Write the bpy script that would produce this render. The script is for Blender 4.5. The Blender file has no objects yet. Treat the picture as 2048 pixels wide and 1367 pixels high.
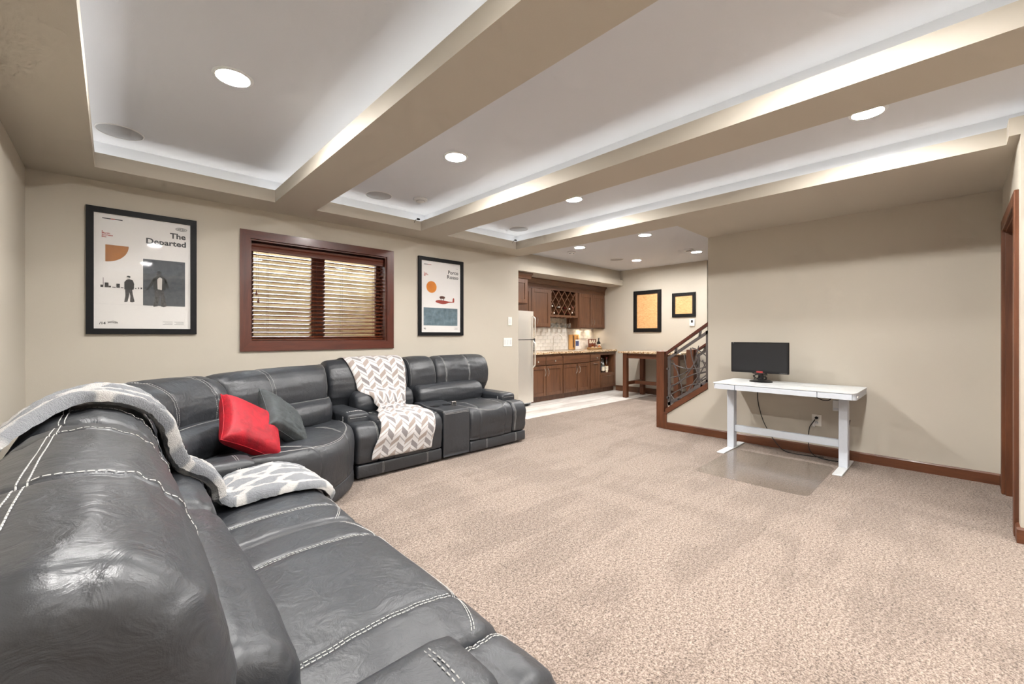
import bpy, bmesh, math, random
from mathutils import Vector, Matrix, noise
random.seed(7)
PI = math.pi
S = bpy.context.scene
C = S.collection

# ---------------------------------------------------------------- camera, sky, exposure
cam_d = bpy.data.cameras.new('camera')
cam_d.sensor_width = 36.0
cam_d.lens = 36.0 * 841.0 / 2048.0
cam_d.shift_y = -13.5 / 2048.0
cam_d.clip_start = 0.02
cam = bpy.data.objects.new('camera', cam_d)
cam.location = (0, 0, 1.22)
cam.rotation_euler = (PI / 2, 0, -math.radians(43.5))
C.objects.link(cam)
S.camera = cam

world = bpy.data.worlds.new('world')
S.world = world
world.use_nodes = True
_bg = world.node_tree.nodes['Background']
_bg.inputs[0].default_value = (0.80, 0.89, 1.0, 1)
_bg.inputs[1].default_value = 17.0

S.view_settings.view_transform = 'Standard'
S.view_settings.look = 'None'
S.view_settings.gamma = 1.0
S.view_settings.use_curve_mapping = False
S.view_settings.exposure = 0.0
S.cycles.use_denoising = True
S.cycles.max_bounces = 6
S.cycles.diffuse_bounces = 4
S.cycles.glossy_bounces = 3
S.cycles.transparent_max_bounces = 8
S.cycles.use_adaptive_sampling = True
S.cycles.adaptive_threshold = 0.14
S.cycles.adaptive_min_samples = 12
S.cycles.sample_clamp_indirect = 8.0
CAN_STRENGTH = 800.0
COVE_STRENGTH = 11.0
CAN_COLOR = (1.0, 0.975, 0.945)
COVE_COLOR = (1.0, 0.97, 0.93)

# ---------------------------------------------------------------- materials
def srgb(r, g, b):
    def f(v):
        v /= 255.0
        return v / 12.92 if v <= 0.04045 else ((v + 0.055) / 1.055) ** 2.4
    return (f(r), f(g), f(b), 1.0)

class NT:
    def __init__(self, name):
        self.m = bpy.data.materials.new(name)
        self.m.use_nodes = True
        self.t = self.m.node_tree
        self.b = self.t.nodes['Principled BSDF']
        self.out = self.t.nodes['Material Output']
    def n(self, typ, **kw):
        nd = self.t.nodes.new(typ)
        for k, v in kw.items():
            if k.startswith('i_'):
                key = k[2:].replace('_', ' ')
                nd.inputs[key].default_value = v
            else:
                setattr(nd, k, v)
        return nd
    def l(self, a, b):
        self.t.links.new(a, b)
    def set(self, **kw):
        for k, v in kw.items():
            self.b.inputs[k.replace('_', ' ')].default_value = v
    def coord(self, scale=(1, 1, 1), out='Object'):
        tc = self.n('ShaderNodeTexCoord')
        mp = self.n('ShaderNodeMapping')
        mp.inputs['Scale'].default_value = scale
        self.l(tc.outputs[out], mp.inputs[0])
        return mp.outputs[0]
    def noise(self, vec, scale, detail=3, rough=0.5, dist=0.0):
        nd = self.n('ShaderNodeTexNoise')
        nd.inputs['Scale'].default_value = scale
        nd.inputs['Detail'].default_value = detail
        nd.inputs['Roughness'].default_value = rough
        nd.inputs['Distortion'].default_value = dist
        self.l(vec, nd.inputs['Vector'])
        return nd.outputs['Fac']
    def ramp(self, fac, stops, interp='LINEAR'):
        r = self.n('ShaderNodeValToRGB')
        r.color_ramp.interpolation = interp
        e = r.color_ramp.elements
        while len(e) < len(stops):
            e.new(0.5)
        for i, (p, c) in enumerate(stops):
            e[i].position = p
            e[i].color = c
        self.l(fac, r.inputs[0])
        return r.outputs[0]
    def mix(self, fac, a, b, blend='MIX'):
        m = self.n('ShaderNodeMix', data_type='RGBA', blend_type=blend)
        for sock, v in ((0, fac), (6, a), (7, b)):
            if hasattr(v, 'is_linked') or isinstance(v, bpy.types.NodeSocket):
                self.l(v, m.inputs[sock])
            else:
                m.inputs[sock].default_value = v
        return m.outputs[2]
    def math(self, op, a, b=0.0):
        m = self.n('ShaderNodeMath', operation=op)
        for i, v in enumerate((a, b)):
            if isinstance(v, bpy.types.NodeSocket):
                self.l(v, m.inputs[i])
            else:
                m.inputs[i].default_value = v
        return m.outputs[0]
    def bump(self, h, strength=0.2, dist=0.01):
        b = self.n('ShaderNodeBump')
        b.inputs['Strength'].default_value = strength
        b.inputs['Distance'].default_value = dist
        self.l(h, b.inputs['Height'])
        self.l(b.outputs[0], self.b.inputs['Normal'])
    def col(self, sock):
        self.l(sock, self.b.inputs['Base Color'])

M = {}
def plain(key, rgb, rough=0.5, metal=0.0, **kw):
    x = NT(key)
    x.set(Base_Color=srgb(*rgb), Roughness=rough, Metallic=metal)
    v = x.coord()
    h = x.noise(v, 60.0, 2)
    x.col(x.mix(0.06, srgb(*rgb), x.ramp(h, [(0.3, srgb(*[max(0, c - 26) for c in rgb])), (0.7, srgb(*[min(255, c + 22) for c in rgb]))])))
    for k, val in kw.items():
        x.b.inputs[k.replace('_', ' ')].default_value = val
    M[key] = x.m
    return x

def paint(key, rgb, rough=0.75):
    x = NT(key)
    x.set(Roughness=rough)
    v = x.coord()
    a = x.noise(v, 1.3, 2)
    x.col(x.mix(x.math('MULTIPLY', a, 0.12), srgb(*rgb), srgb(*[max(0, c - 14) for c in rgb])))
    x.bump(x.noise(v, 220.0, 3, 0.6), 0.12, 0.003)
    M[key] = x.m

paint('wall', (189, 182, 169))
paint('ceiling_white', (210, 213, 219))
paint('cove_white', (222, 226, 232))

def wood(key, dark, light, axis, scale=9.0, rough=0.35, coat=0.25):
    for ax in axis:
        x = NT(key + '_' + ax)
        sc = {'x': (0.12, 1, 1), 'y': (1, 0.12, 1), 'z': (1, 1, 0.10)}[ax]
        v = x.coord(sc)
        a = x.noise(v, scale * 2.2, 5, 0.62, 0.6)
        b = x.noise(v, scale * 14, 3, 0.6)
        base = x.ramp(a, [(0.28, srgb(*dark)), (0.72, srgb(*light))])
        x.col(x.mix(x.math('MULTIPLY', b, 0.35), base, srgb(*[int(c * 0.62) for c in dark])))
        x.set(Roughness=rough)
        x.b.inputs['Coat Weight'].default_value = coat
        x.b.inputs['Coat Roughness'].default_value = 0.16
        x.bump(b, 0.05, 0.002)
        M[key + '_' + ax] = x.m
wood('mahogany', (70, 31, 21), (104, 50, 34), 'xyz')
wood('walnut', (84, 54, 37), (124, 84, 58), 'xyz', 8.0, 0.4, 0.15)
wood('newel', (84, 46, 26), (118, 70, 42), 'xyz', 9.0, 0.45, 0.05)
wood('blindwood', (74, 32, 18), (118, 58, 34), 'x', 10.0, 0.16, 0.8)
wood('butcher', (196, 140, 74), (226, 178, 112), 'z')

# leather
def leather(key, rgb, rough=0.36):
    x = NT(key)
    v = x.coord()
    a = x.noise(v, 5.0, 3, 0.55, 0.4)
    big = x.noise(v, 2.2, 2)
    c1, c2 = srgb(*rgb), srgb(*[min(255, int(c * 1.32) + 4) for c in rgb])
    x.col(x.mix(a, c1, c2))
    r = x.n('ShaderNodeMapRange')
    r.inputs['To Min'].default_value = rough - 0.07
    r.inputs['To Max'].default_value = rough + 0.10
    x.l(big, r.inputs['Value'])
    x.l(r.outputs[0], x.b.inputs['Roughness'])
    x.set(**{'Specular IOR Level': 0.7})
    vor = x.n('ShaderNodeTexVoronoi', feature='DISTANCE_TO_EDGE')
    vor.inputs['Scale'].default_value = 420.0
    x.l(v, vor.inputs['Vector'])
    vw = x.coord((1.0, 1.0, 1.0))
    w1 = x.noise(vw, 16.0, 4, 0.6, 1.4)
    w2 = x.noise(vw, 6.5, 3, 0.55, 0.9)
    h = x.math('ADD', x.math('MULTIPLY', vor.outputs['Distance'], 0.03), x.math('ADD', x.math('MULTIPLY', w1, 0.7), x.math('MULTIPLY', w2, 1.3)))
    x.bump(h, 0.30, 0.014)
    M[key] = x.m
leather('leather', (36, 38, 42), 0.42)
leather('leather_dark', (24, 25, 27), 0.45)
plain('thread', (178, 178, 176), 0.7)

# carpet
x = NT('carpet')
v = x.coord()
n1 = x.noise(v, 125.0, 3, 0.8)
n2 = x.noise(v, 55.0, 2, 0.6)
mixn = x.math('ADD', x.math('MULTIPLY', n1, 0.75), x.math('MULTIPLY', n2, 0.25))
spk = x.ramp(mixn, [(0.36, srgb(54, 43, 36)), (0.47, srgb(129, 112, 100)), (0.60, srgb(184, 167, 154))])
mp = x.coord((0.55, 2.6, 1))
nap = x.noise(mp, 1.5, 3, 0.55, 0.9)
mp2 = x.coord((2.4, 0.5, 1))
nap2 = x.noise(mp2, 1.1, 2, 0.5, 0.6)
napm = x.ramp(x.math('ADD', x.math('MULTIPLY', nap, 0.6), x.math('MULTIPLY', nap2, 0.4)), [(0.44, (0.84, 0.83, 0.82, 1)), (0.54, (1.02, 1.02, 1.02, 1))])
x.col(x.mix(1.0, spk, napm, 'MULTIPLY'))
x.set(Roughness=0.97)
x.b.inputs['Sheen Weight'].default_value = 0.15
x.bump(mixn, 0.9, 0.012)
M['carpet'] = x.m

# vinyl plank floor of the bar
x = NT('vinyl')
v = x.coord((0.5, 3.0, 1))
a = x.noise(v, 2.2, 5, 0.6, 0.8)
x.col(x.ramp(a, [(0.3, srgb(176, 168, 160)), (0.5, srgb(214, 209, 203)), (0.7, srgb(236, 233, 229))]))
x.set(Roughness=0.45)
M['vinyl'] = x.m

# granite
x = NT('granite')
v = x.coord()
a = x.noise(v, 38.0, 4, 0.7, 0.5)
b = x.noise(v, 90.0, 2, 0.6)
base = x.ramp(a, [(0.34, srgb(60, 48, 40)), (0.44, srgb(170, 128, 84)), (0.56, srgb(222, 200, 168)), (0.7, srgb(238, 228, 210))])
x.col(x.mix(x.ramp(b, [(0.58, (0, 0, 0, 1)), (0.64, (1, 1, 1, 1))]), base, srgb(70, 60, 54)))
x.set(Roughness=0.16)
M['granite'] = x.m

# stainless / metals / plastics
x = NT('steel')
v = x.coord((60, 60, 0.6))
x.set(Base_Color=srgb(222, 217, 208), Metallic=0.6, Roughness=0.38)
x.bump(x.noise(v, 6.0, 2), 0.05, 0.002)
M['steel'] = x.m
plain('chrome', (218, 216, 212), 0.18, 1.0)
plain('iron', (98, 92, 90), 0.5, 0.35)
plain('black_plastic', (20, 20, 22), 0.3)
plain('black_cord', (18, 17, 17), 0.5)
plain('white_plastic', (238, 236, 230), 0.35)
plain('white_paint', (214, 217, 218), 0.4)
plain('desk_grey', (196, 202, 210), 0.42)
plain('frame_black', (14, 15, 18), 0.5, 0.0, Specular_IOR_Level=0.22)
plain('frame_brown', (22, 19, 18), 0.5, 0.0, Specular_IOR_Level=0.25)
plain('paper', (222, 220, 218), 0.6)
plain('ink', (44, 46, 48), 0.6)
plain('ink_red', (168, 58, 44), 0.6)
plain('ink_pale', (150, 150, 150), 0.6)
plain('ink_grey', (200, 200, 200), 0.6)
plain('seaplane_red', (150, 52, 42), 0.6)
plain('seaplane_dark', (88, 50, 40), 0.6)
plain('skin_print', (196, 192, 188), 0.6)
plain('grille', (168, 169, 172), 0.7)
plain('detector', (214, 214, 214), 0.5)
plain('knob_nickel', (206, 200, 190), 0.25, 0.9)
plain('bottle_dark', (26, 24, 24), 0.12)
plain('bottle_green', (40, 62, 44), 0.1)
plain('foil_white', (224, 216, 206), 0.4)
plain('foil_red', (120, 36, 38), 0.4)
plain('sign_brown', (112, 62, 42), 0.6)
plain('sign_cream', (236, 226, 204), 0.6)
plain('label_cream', (232, 220, 196), 0.6)
plain('label_blue', (74, 84, 124), 0.6)
plain('wicker', (164, 130, 84), 0.7)
plain('red_logo', (170, 60, 60), 0.4)
plain('grout', (206, 200, 190), 0.8)

def mottled(key, a, b, scale, rough=0.6):
    x = NT(key)
    v = x.coord()
    x.col(x.ramp(x.noise(v, scale, 4, 0.65), [(0.35, srgb(*a)), (0.68, srgb(*b))]))
    x.set(Roughness=rough)
    M[key] = x.m
mottled('print_orange', (196, 112, 22), (214, 134, 34), 12)
mottled('print_brown', (150, 98, 54), (178, 116, 52), 10)
mottled('print_slate', (62, 68, 76), (78, 84, 90), 30)
mottled('print_sea', (70, 92, 104), (112, 134, 144), 14)
mottled('print_figure', (34, 34, 36), (84, 84, 86), 60)
mottled('window_well', (204, 178, 140), (232, 212, 178), 7, 0.9)
mottled('tile', (214, 208, 198), (232, 228, 222), 4, 0.14)

# burl prints in the two dark frames
x = NT('burl')
v = x.coord((1, 1, 3.2))
a = x.noise(v, 10.0, 5, 0.7, 2.2)
x.col(x.ramp(a, [(0.3, srgb(190, 134, 82)), (0.5, srgb(216, 166, 112)), (0.7, srgb(230, 186, 136))]))
x.set(Roughness=0.5)
M['burl'] = x.m

# glass
def glass(key, tint=(1, 1, 1, 1), rough=0.03, ior=1.45, boost=0.0):
    x = NT(key)
    tr = x.n('ShaderNodeBsdfTransparent')
    tr.inputs[0].default_value = tint
    gl = x.n('ShaderNodeBsdfGlossy')
    gl.inputs['Roughness'].default_value = rough
    lw = x.n('ShaderNodeLayerWeight')
    f0 = ((ior - 1) / (ior + 1)) ** 2 + boost
    ms = x.n('ShaderNodeMixShader')
    fac = x.math('ADD', x.math('MULTIPLY', x.math('POWER', lw.outputs['Facing'], 5.0), 1.0 - f0), f0)
    x.l(fac, ms.inputs[0]); x.l(tr.outputs[0], ms.inputs[1]); x.l(gl.outputs[0], ms.inputs[2])
    x.l(ms.outputs[0], x.out.inputs['Surface'])
    M[key] = x.m
glass('glass_clear')
glass('glass_pane', (0.96, 0.98, 0.98, 1))
glass('glass_stem', (0.94, 0.95, 0.95, 1), 0.06, 1.5, 0.16)
glass('glass_bottle', (0.84, 0.91, 0.90, 1), 0.22, 1.5, 0.22)
glass('glass_amber', (0.90, 0.52, 0.16, 1), 0.12, 1.5, 0.08)
glass('mat_plastic', (0.975, 0.972, 0.968, 1), 0.18, 1.45, 0.015)

# textiles
def velvet(key, rgb, rough=0.7, sheen=0.8):
    x = NT(key)
    v = x.coord()
    a = x.noise(v, 14.0, 3, 0.6, 0.8)
    x.col(x.ramp(a, [(0.3, srgb(*[int(c * 0.72) for c in rgb])), (0.7, srgb(*rgb))]))
    x.set(Roughness=rough)
    x.b.inputs['Sheen Weight'].default_value = sheen
    x.b.inputs['Sheen Tint'].default_value = srgb(*rgb)
    x.bump(x.noise(v, 36.0, 4, 0.6, 1.0), 0.35, 0.006)
    M[key] = x.m
velvet('velvet_red', (176, 2, 30), 0.6, 0.25)
velvet('velvet_grey', (66, 72, 74), 0.65, 0.4)

x = NT('sherpa')
tc = x.n('ShaderNodeTexCoord')
mp = x.n('ShaderNodeMapping')
mp.inputs['Scale'].default_value = (1.0, 0.62, 1)
x.l(tc.outputs['UV'], mp.inputs[0])
dn = x.n('ShaderNodeTexNoise')
dn.inputs['Scale'].default_value = 9.0
x.l(mp.outputs[0], dn.inputs['Vector'])
dv = x.n('ShaderNodeMix', data_type='VECTOR')
dv.inputs[0].default_value = 0.06
x.l(mp.outputs[0], dv.inputs[4]); x.l(dn.outputs['Color'], dv.inputs[5])
vor = x.n('ShaderNodeTexVoronoi', feature='DISTANCE_TO_EDGE')
vor.inputs['Scale'].default_value = 9.5
vor.inputs['Randomness'].default_value = 0.75
x.l(dv.outputs[1], vor.inputs['Vector'])
pat = x.ramp(vor.outputs['Distance'], [(0.09, srgb(216, 213, 209)), (0.15, srgb(132, 136, 142))])
ov = x.coord()
fz = x.noise(ov, 260.0, 3, 0.7)
x.col(x.mix(x.math('MULTIPLY', fz, 0.35), pat, srgb(96, 98, 102)))
x.set(Roughness=0.95)
x.b.inputs['Sheen Weight'].default_value = 0.4
x.bump(x.math('ADD', fz, x.math('MULTIPLY', x.noise(ov, 70.0, 3), 0.8)), 0.9, 0.010)
M['sherpa'] = x.m

x = NT('chevron')
tc = x.n('ShaderNodeTexCoord')
sp = x.n('ShaderNodeSeparateXYZ')
x.l(tc.outputs['UV'], sp.inputs[0])
U = x.math('DIVIDE', sp.outputs[0], 0.076)
tri = x.math('PINGPONG', U, 1.0)
V = x.math('ADD', sp.outputs[1], x.math('MULTIPLY', tri, 0.056))
par = x.math('FLOOR', x.math('MODULO', U, 2.0))
q = x.math('FRACT', x.math('ADD', x.math('DIVIDE', V, 0.125), x.math('MULTIPLY', par, 0.5)))
blk = x.mix(par, srgb(150, 138, 131), srgb(126, 121, 121))
white = srgb(192, 190, 190)
sel = x.ramp(q, [(0.0, (1, 1, 1, 1)), (0.38, (0, 0, 0, 1)), (0.60, (0.75, 0.75, 0.75, 1)), (0.68, (0, 0, 0, 1))], 'CONSTANT')
x.col(x.mix(sel, white, blk))
x.set(Roughness=0.9)
x.b.inputs['Sheen Weight'].default_value = 0.3
x.bump(x.noise(x.coord(), 180.0, 3), 0.25, 0.004)
M['chevron'] = x.m

def emit(key, col, strength):
    x = NT(key)
    e = x.n('ShaderNodeEmission')
    e.inputs[0].default_value = (*col, 1)
    e.inputs[1].default_value = strength
    x.l(e.outputs[0], x.out.inputs['Surface'])
    M[key] = x.m
emit('can_lens', CAN_COLOR, CAN_STRENGTH)
emit('cove_led', COVE_COLOR, COVE_STRENGTH)
emit('puck', (1.0, 0.82, 0.62), 600.0)
emit('can_lens_bar', CAN_COLOR, CAN_STRENGTH * 0.75)

x = NT('screen')
x.set(Base_Color=srgb(26, 27, 30), Roughness=0.42)
v = x.coord()
x.bump(x.noise(v, 500.0, 1), 0.03, 0.001)
M['screen'] = x.m

# ---------------------------------------------------------------- geometry helpers
def vec(*a):
    return Vector(a)

class MB:
    def __init__(self):
        self.v = []; self.f = []; self.uv = None
    def add(self, vs, fs):
        o = len(self.v)
        self.v += [Vector(p) for p in vs]
        self.f += [tuple(i + o for i in f) for f in fs]
        return self
    def box(self, x0, x1, y0, y1, z0, z1):
        vs = [(x, y, z) for z in (z0, z1) for y in (y0, y1) for x in (x0, x1)]
        return self.add(vs, [(0, 2, 3, 1), (4, 5, 7, 6), (0, 1, 5, 4), (2, 6, 7, 3), (0, 4, 6, 2), (1, 3, 7, 5)])
    def bbox(self, x0, x1, y0, y1, z0, z1, r=0.004):
        """box with small chamfers on all edges"""
        bm = bmesh.new()
        t = MB().box(x0, x1, y0, y1, z0, z1)
        vv = [bm.verts.new(p) for p in t.v]
        for f in t.f:
            bm.faces.new([vv[i] for i in f])
        bmesh.ops.bevel(bm, geom=bm.edges[:], offset=min(r, 0.45 * min(abs(x1 - x0), abs(y1 - y0), abs(z1 - z0))), segments=1, affect='EDGES')
        bm.verts.index_update()
        self.add([p.co.copy() for p in bm.verts], [[q.index for q in f.verts] for f in bm.faces])
        bm.free()
        return self
    def prism(self, poly, axis, a0, a1):
        """2D polygon extruded along an axis; poly holds the two other coordinates in xyz order"""
        n = len(poly)
        def mk(p, a):
            return {'x': (a, p[0], p[1]), 'y': (p[0], a, p[1]), 'z': (p[0], p[1], a)}[axis]
        vs = [mk(p, a0) for p in poly] + [mk(p, a1) for p in poly]
        fs = [tuple(range(n))[::-1], tuple(range(n, 2 * n))] + [(i, (i + 1) % n, n + (i + 1) % n, n + i) for i in range(n)]
        return self.add(vs, fs)
    def tube(self, pts, r, n=8, closed=False, r2=None):
        pts = [Vector(p) for p in pts]
        m = len(pts)
        rings = []
        prev = None
        for i, p in enumerate(pts):
            if closed:
                t = pts[(i + 1) % m] - pts[i - 1]
            else:
                t = pts[min(i + 1, m - 1)] - pts[max(i - 1, 0)]
            t.normalize()
            if prev is None:
                a = Vector((0, 0, 1)) if abs(t.z) < 0.9 else Vector((1, 0, 0))
                u = t.cross(a).normalized()
            else:
                u = (prev - t * prev.dot(t)).normalized()
            prev = u
            w = t.cross(u)
            rr = r if r2 is None else r + (r2 - r) * i / (m - 1)
            rings.append([p + (u * math.cos(2 * PI * k / n) + w * math.sin(2 * PI * k / n)) * rr for k in range(n)])
        vs = [q for ring in rings for q in ring]
        fs = []
        for i in range(m if closed else m - 1):
            j = (i + 1) % m
            for k in range(n):
                fs.append((i * n + k, i * n + (k + 1) % n, j * n + (k + 1) % n, j * n + k))
        if not closed:
            fs.append(tuple(range(n))[::-1])
            fs.append(tuple(range((m - 1) * n, m * n)))
        return self.add(vs, fs)
    def lathe(self, prof, c, n=20, axis='z'):
        """prof: (radius, height) list"""
        vs = []; fs = []
        for (r, h) in prof:
            for k in range(n):
                a = 2 * PI * k / n
                q = (r * math.cos(a), r * math.sin(a), h)
                if axis == 'y':
                    q = (q[0], q[2], q[1])
                elif axis == 'x':
                    q = (q[2], q[0], q[1])
                vs.append(Vector(c) + Vector(q))
        m = len(prof)
        for i in range(m - 1):
            for k in range(n):
                fs.append((i * n + k, i * n + (k + 1) % n, (i + 1) * n + (k + 1) % n, (i + 1) * n + k))
        fs.append(tuple(range(n))[::-1])
        fs.append(tuple(range((m - 1) * n, m * n)))
        return self.add(vs, fs)
    def xf(self, mat):
        self.v = [mat @ p for p in self.v]
        return self
    def mesh(self, name, mat, org=(0, 0, 0), smooth=False, recalc=True):
        o = Vector(org)
        me = bpy.data.meshes.new(name)
        me.from_pydata([tuple(p - o) for p in self.v], [], self.f)
        if recalc:
            bm = bmesh.new(); bm.from_mesh(me)
            bmesh.ops.recalc_face_normals(bm, faces=bm.faces[:])
            bm.to_mesh(me); bm.free()
        if self.uv:
            ul = me.uv_layers.new(name='UVMap')
            for lp in me.loops:
                ul.data[lp.index].uv = self.uv[lp.vertex_index]
        me.materials.append(M[mat] if isinstance(mat, str) else mat)
        if smooth:
            me.polygons.foreach_set('use_smooth', [True] * len(me.polygons))
        me.update()
        return me
    def build(self, name, mat, parent=None, smooth=False, angle=None):
        org = Vector((0, 0, 0))
        if parent is not None:
            org = Vector(parent.get('_org', (0, 0, 0)))
        me = self.mesh(name, mat, org, smooth)
        if angle is not None:
            me.polygons.foreach_set('use_smooth', [True] * len(me.polygons))
            me.set_sharp_from_angle(angle=math.radians(angle))
        o = bpy.data.objects.new(name, me)
        C.objects.link(o)
        if parent is not None:
            o.parent = parent
            o['_org'] = tuple(org)
        else:
            o['_org'] = (0.0, 0.0, 0.0)
        return o

def tag(o, label, cat, group=None, kind=None):
    o['label'] = label
    o['category'] = cat
    if group: o['group'] = group
    if kind: o['kind'] = kind
    return o

def thing(name, label, cat, loc, group=None):
    o = bpy.data.objects.new(name, None)
    o.empty_display_size = 0.1
    o.location = loc
    C.objects.link(o)
    o['_org'] = tuple(float(a) for a in loc)
    return tag(o, label, cat, group)

def single(mb, name, mat, label, cat, group=None, angle=None, base=None):
    """a thing that is one mesh, its origin at its base"""
    xs = [p.x for p in mb.v]; ys = [p.y for p in mb.v]; zs = [p.z for p in mb.v]
    b = base or ((min(xs) + max(xs)) / 2, (min(ys) + max(ys)) / 2, min(zs))
    me = mb.mesh(name, mat, b)
    if angle is not None:
        me.polygons.foreach_set('use_smooth', [True] * len(me.polygons))
        me.set_sharp_from_angle(angle=math.radians(angle))
    o = bpy.data.objects.new(name, me)
    o.location = b
    C.objects.link(o)
    o['_org'] = tuple(float(a) for a in b)
    return tag(o, label, cat, group)

def struct(mb, name, mat, label=None, angle=None, parent=None):
    o = mb.build(name, mat, parent, angle=angle)
    if parent is None:
        o['kind'] = 'structure'
        o['category'] = name.split('_')[0]
        o['label'] = label
    return o

def copy_tree(o, loc, label=None):
    c = o.copy(); C.objects.link(c)
    c.location = loc
    if label: c['label'] = label
    for ch in o.children:
        d = ch.copy(); C.objects.link(d); d.parent = c
        for g in ch.children:
            e = g.copy(); C.objects.link(e); e.parent = d
    return c

def text_mesh(body, size, mat, name, parent, origin, bold=0.0, align='LEFT', width=None, plane='Y', extrude=0.0004, spacing=1.0):
    cu = bpy.data.curves.new(name, 'FONT')
    cu.body = body
    cu.size = size
    cu.align_x = align
    cu.offset = bold
    cu.extrude = extrude
    cu.space_character = spacing
    cu.resolution_u = 3
    ob = bpy.data.objects.new(name, cu)
    C.objects.link(ob)
    dg = bpy.context.evaluated_depsgraph_get()
    me = bpy.data.meshes.new_from_object(ob.evaluated_get(dg))
    bpy.data.objects.remove(ob)
    me.name = name
    xs = [p.co.x for p in me.vertices]
    k = 1.0
    if width and xs:
        k = width / (max(xs) - min(xs))
    org = Vector(parent.get('_org', (0, 0, 0)))
    for p in me.vertices:
        x, y, z = p.co
        if plane == 'Y':      # reads left to right along +X, faces -Y
            w = Vector((origin[0] + x * k, origin[1] - z, origin[2] + y))
        else:                 # faces -X, reads along -Y
            w = Vector((origin[0] - z, origin[1] - x * k, origin[2] + y))
        p.co = w - org
    me.materials.clear()
    me.materials.append(M[mat])
    o = bpy.data.objects.new(name, me)
    C.objects.link(o)
    o.parent = parent
    o['_org'] = tuple(org)
    return o

# ================================================================ THE ROOM
XL, YW, XR, YD, XB = -0.45, 4.52, 5.24, -0.265, 3.87
XK, YK, YBK = 8.08, 5.78, -3.2
ZS, ZC = 2.403, 2.63
TOP = 2.78

struct(MB().box(XL - 0.12, 9.1, YBK, YW, -0.05, 0.0), 'floor', 'carpet', 'beige cut pile carpet over the whole room')
struct(MB().box(4.36, XK, 4.28, YK, -0.04, 0.004), 'floor_bar', 'vinyl', 'pale grey streaked vinyl floor in front of the bar cabinets')

struct(MB().box(XL - 0.12, XL, YBK, YW + 0.22, 0, TOP), 'wall_left', 'wall', 'greige painted wall behind the long side of the sectional')
WX0, WX1, WZ0, WZ1 = 0.920, 2.294, 1.150, 2.124
w = MB()
w.box(XL, WX0, YW, YW + 0.22, 0, TOP).box(WX1, 4.42, YW, YW + 0.22, 0, TOP)
w.box(WX0, WX1, YW, YW + 0.22, 0, WZ0).box(WX0, WX1, YW, YW + 0.22, WZ1, TOP)
struct(w, 'wall_far', 'wall', 'greige painted wall with the window and two posters')
struct(MB().box(4.30, 4.42, YW + 0.22, YK + 0.12, 0, TOP), 'wall_bar_left', 'wall', 'greige wall beside the refrigerator')
struct(MB().box(4.42, 9.1, YK, YK + 0.12, 0, TOP), 'wall_bar_back', 'wall', 'greige wall behind the bar cabinets')
struct(MB().box(XK, 9.1, 3.2, YK, 0, TOP), 'wall_bar_right', 'wall', 'greige wall with two framed wood panels')
struct(MB().box(9.0, 9.1, YBK, 3.2, 0, TOP), 'wall_hall', 'wall', 'greige wall beyond the stairs')
struct(MB().box(XL - 0.12, 9.1, YBK - 0.1, YBK, 0, TOP), 'wall_back', 'wall', 'greige wall behind the viewer')
w = MB().box(XR, XR + 0.12, YD - 0.12, 2.065, 0, TOP)
w.prism([(2.065, 0), (2.63, 0), (2.63, 0.165), (2.065, 0.567)], 'x', XR, XR + 0.12)
struct(w, 'wall_right', 'wall', 'greige wall behind the white desk with a sloping stair end')
w = MB().box(XB, 4.04, YD - 0.12, YD, 0, ZS).box(4.95, XR, YD - 0.12, YD, 0, ZS).box(4.04, 4.95, YD - 0.12, YD, 2.02, ZS)
struct(w, 'wall_door', 'wall', 'greige wall with the brown door')
struct(MB().box(XB, XB + 0.12, YBK, YD - 0.12, 0, ZS), 'wall_closet', 'wall', 'greige wall turning the corner beside the door')

# ---- ceiling
YN, YF = -2.6, 4.166
TR = [(-0.094, 1.046), (1.398, 2.530), (2.885, 4.030)]
struct(MB().box(XL - 0.12, 9.1, YBK - 0.1, YK + 0.12, TOP, TOP + 0.05), 'ceiling_slab', 'wall', 'slab above the ceiling')
struct(MB().box(-0.30, 4.24, YN - 0.2, YF + 0.2, ZC, ZC + 0.05), 'ceiling', 'ceiling_white', 'white ceiling of the three lit trays')
struct(MB().box(4.43, 9.0, 2.07, 5.07, 2.626, 2.68).box(XR + 0.12, 9.0, YBK, 2.07, 2.626, 2.68), 'ceiling_bar', 'ceiling_white', 'flat white ceiling over the bar')
def plate(mb, x0, x1, y0, y1):
    mb.box(x0, x1, y0, y1, ZS, ZS + 0.035)
so = MB()
plate(so, XL, TR[0][0], YBK, YW)
plate(so, TR[0][0], 4.03, YF, YW)
plate(so, TR[0][0], 3.87, YBK, YN)
plate(so, 3.87, 5.24, YBK, -0.22)
plate(so, 4.03, 5.24, -0.22, 2.07)
plate(so, 4.03, 4.43, 2.07, YW)
struct(so, 'ceiling_soffit', 'wall', 'greige dropped soffit around the lit trays')
for i, (a, b) in enumerate(((TR[0][1], TR[1][0]), (TR[1][1], TR[2][0]))):
    bm_ = MB(); plate(bm_, a, b, YN, YF)
    struct(bm_, 'ceiling_beam', 'wall', ['wide greige ceiling beam between the first and second tray', 'wide greige ceiling beam between the second and third tray'][i])
ed = MB()
ed.box(4.41, 4.43, 2.07, YW, ZS + 0.035, 2.68).box(4.41, 5.36, 2.05, 2.07, ZS + 0.035, 2.68)
struct(ed, 'ceiling_soffit_edge', 'wall', 'greige edge of the soffit facing the bar ceiling')
ks = MB().box(4.42, XK, 5.067, YK, 2.415, TOP).box(4.42, XK, 4.99, YK, 2.30, 2.415)
struct(ks, 'ceiling_bar_soffit', 'wall', 'stepped greige soffit above the bar cabinets')
ORD = ['nearest the left wall', 'in the middle', 'nearest the bar']
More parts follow.
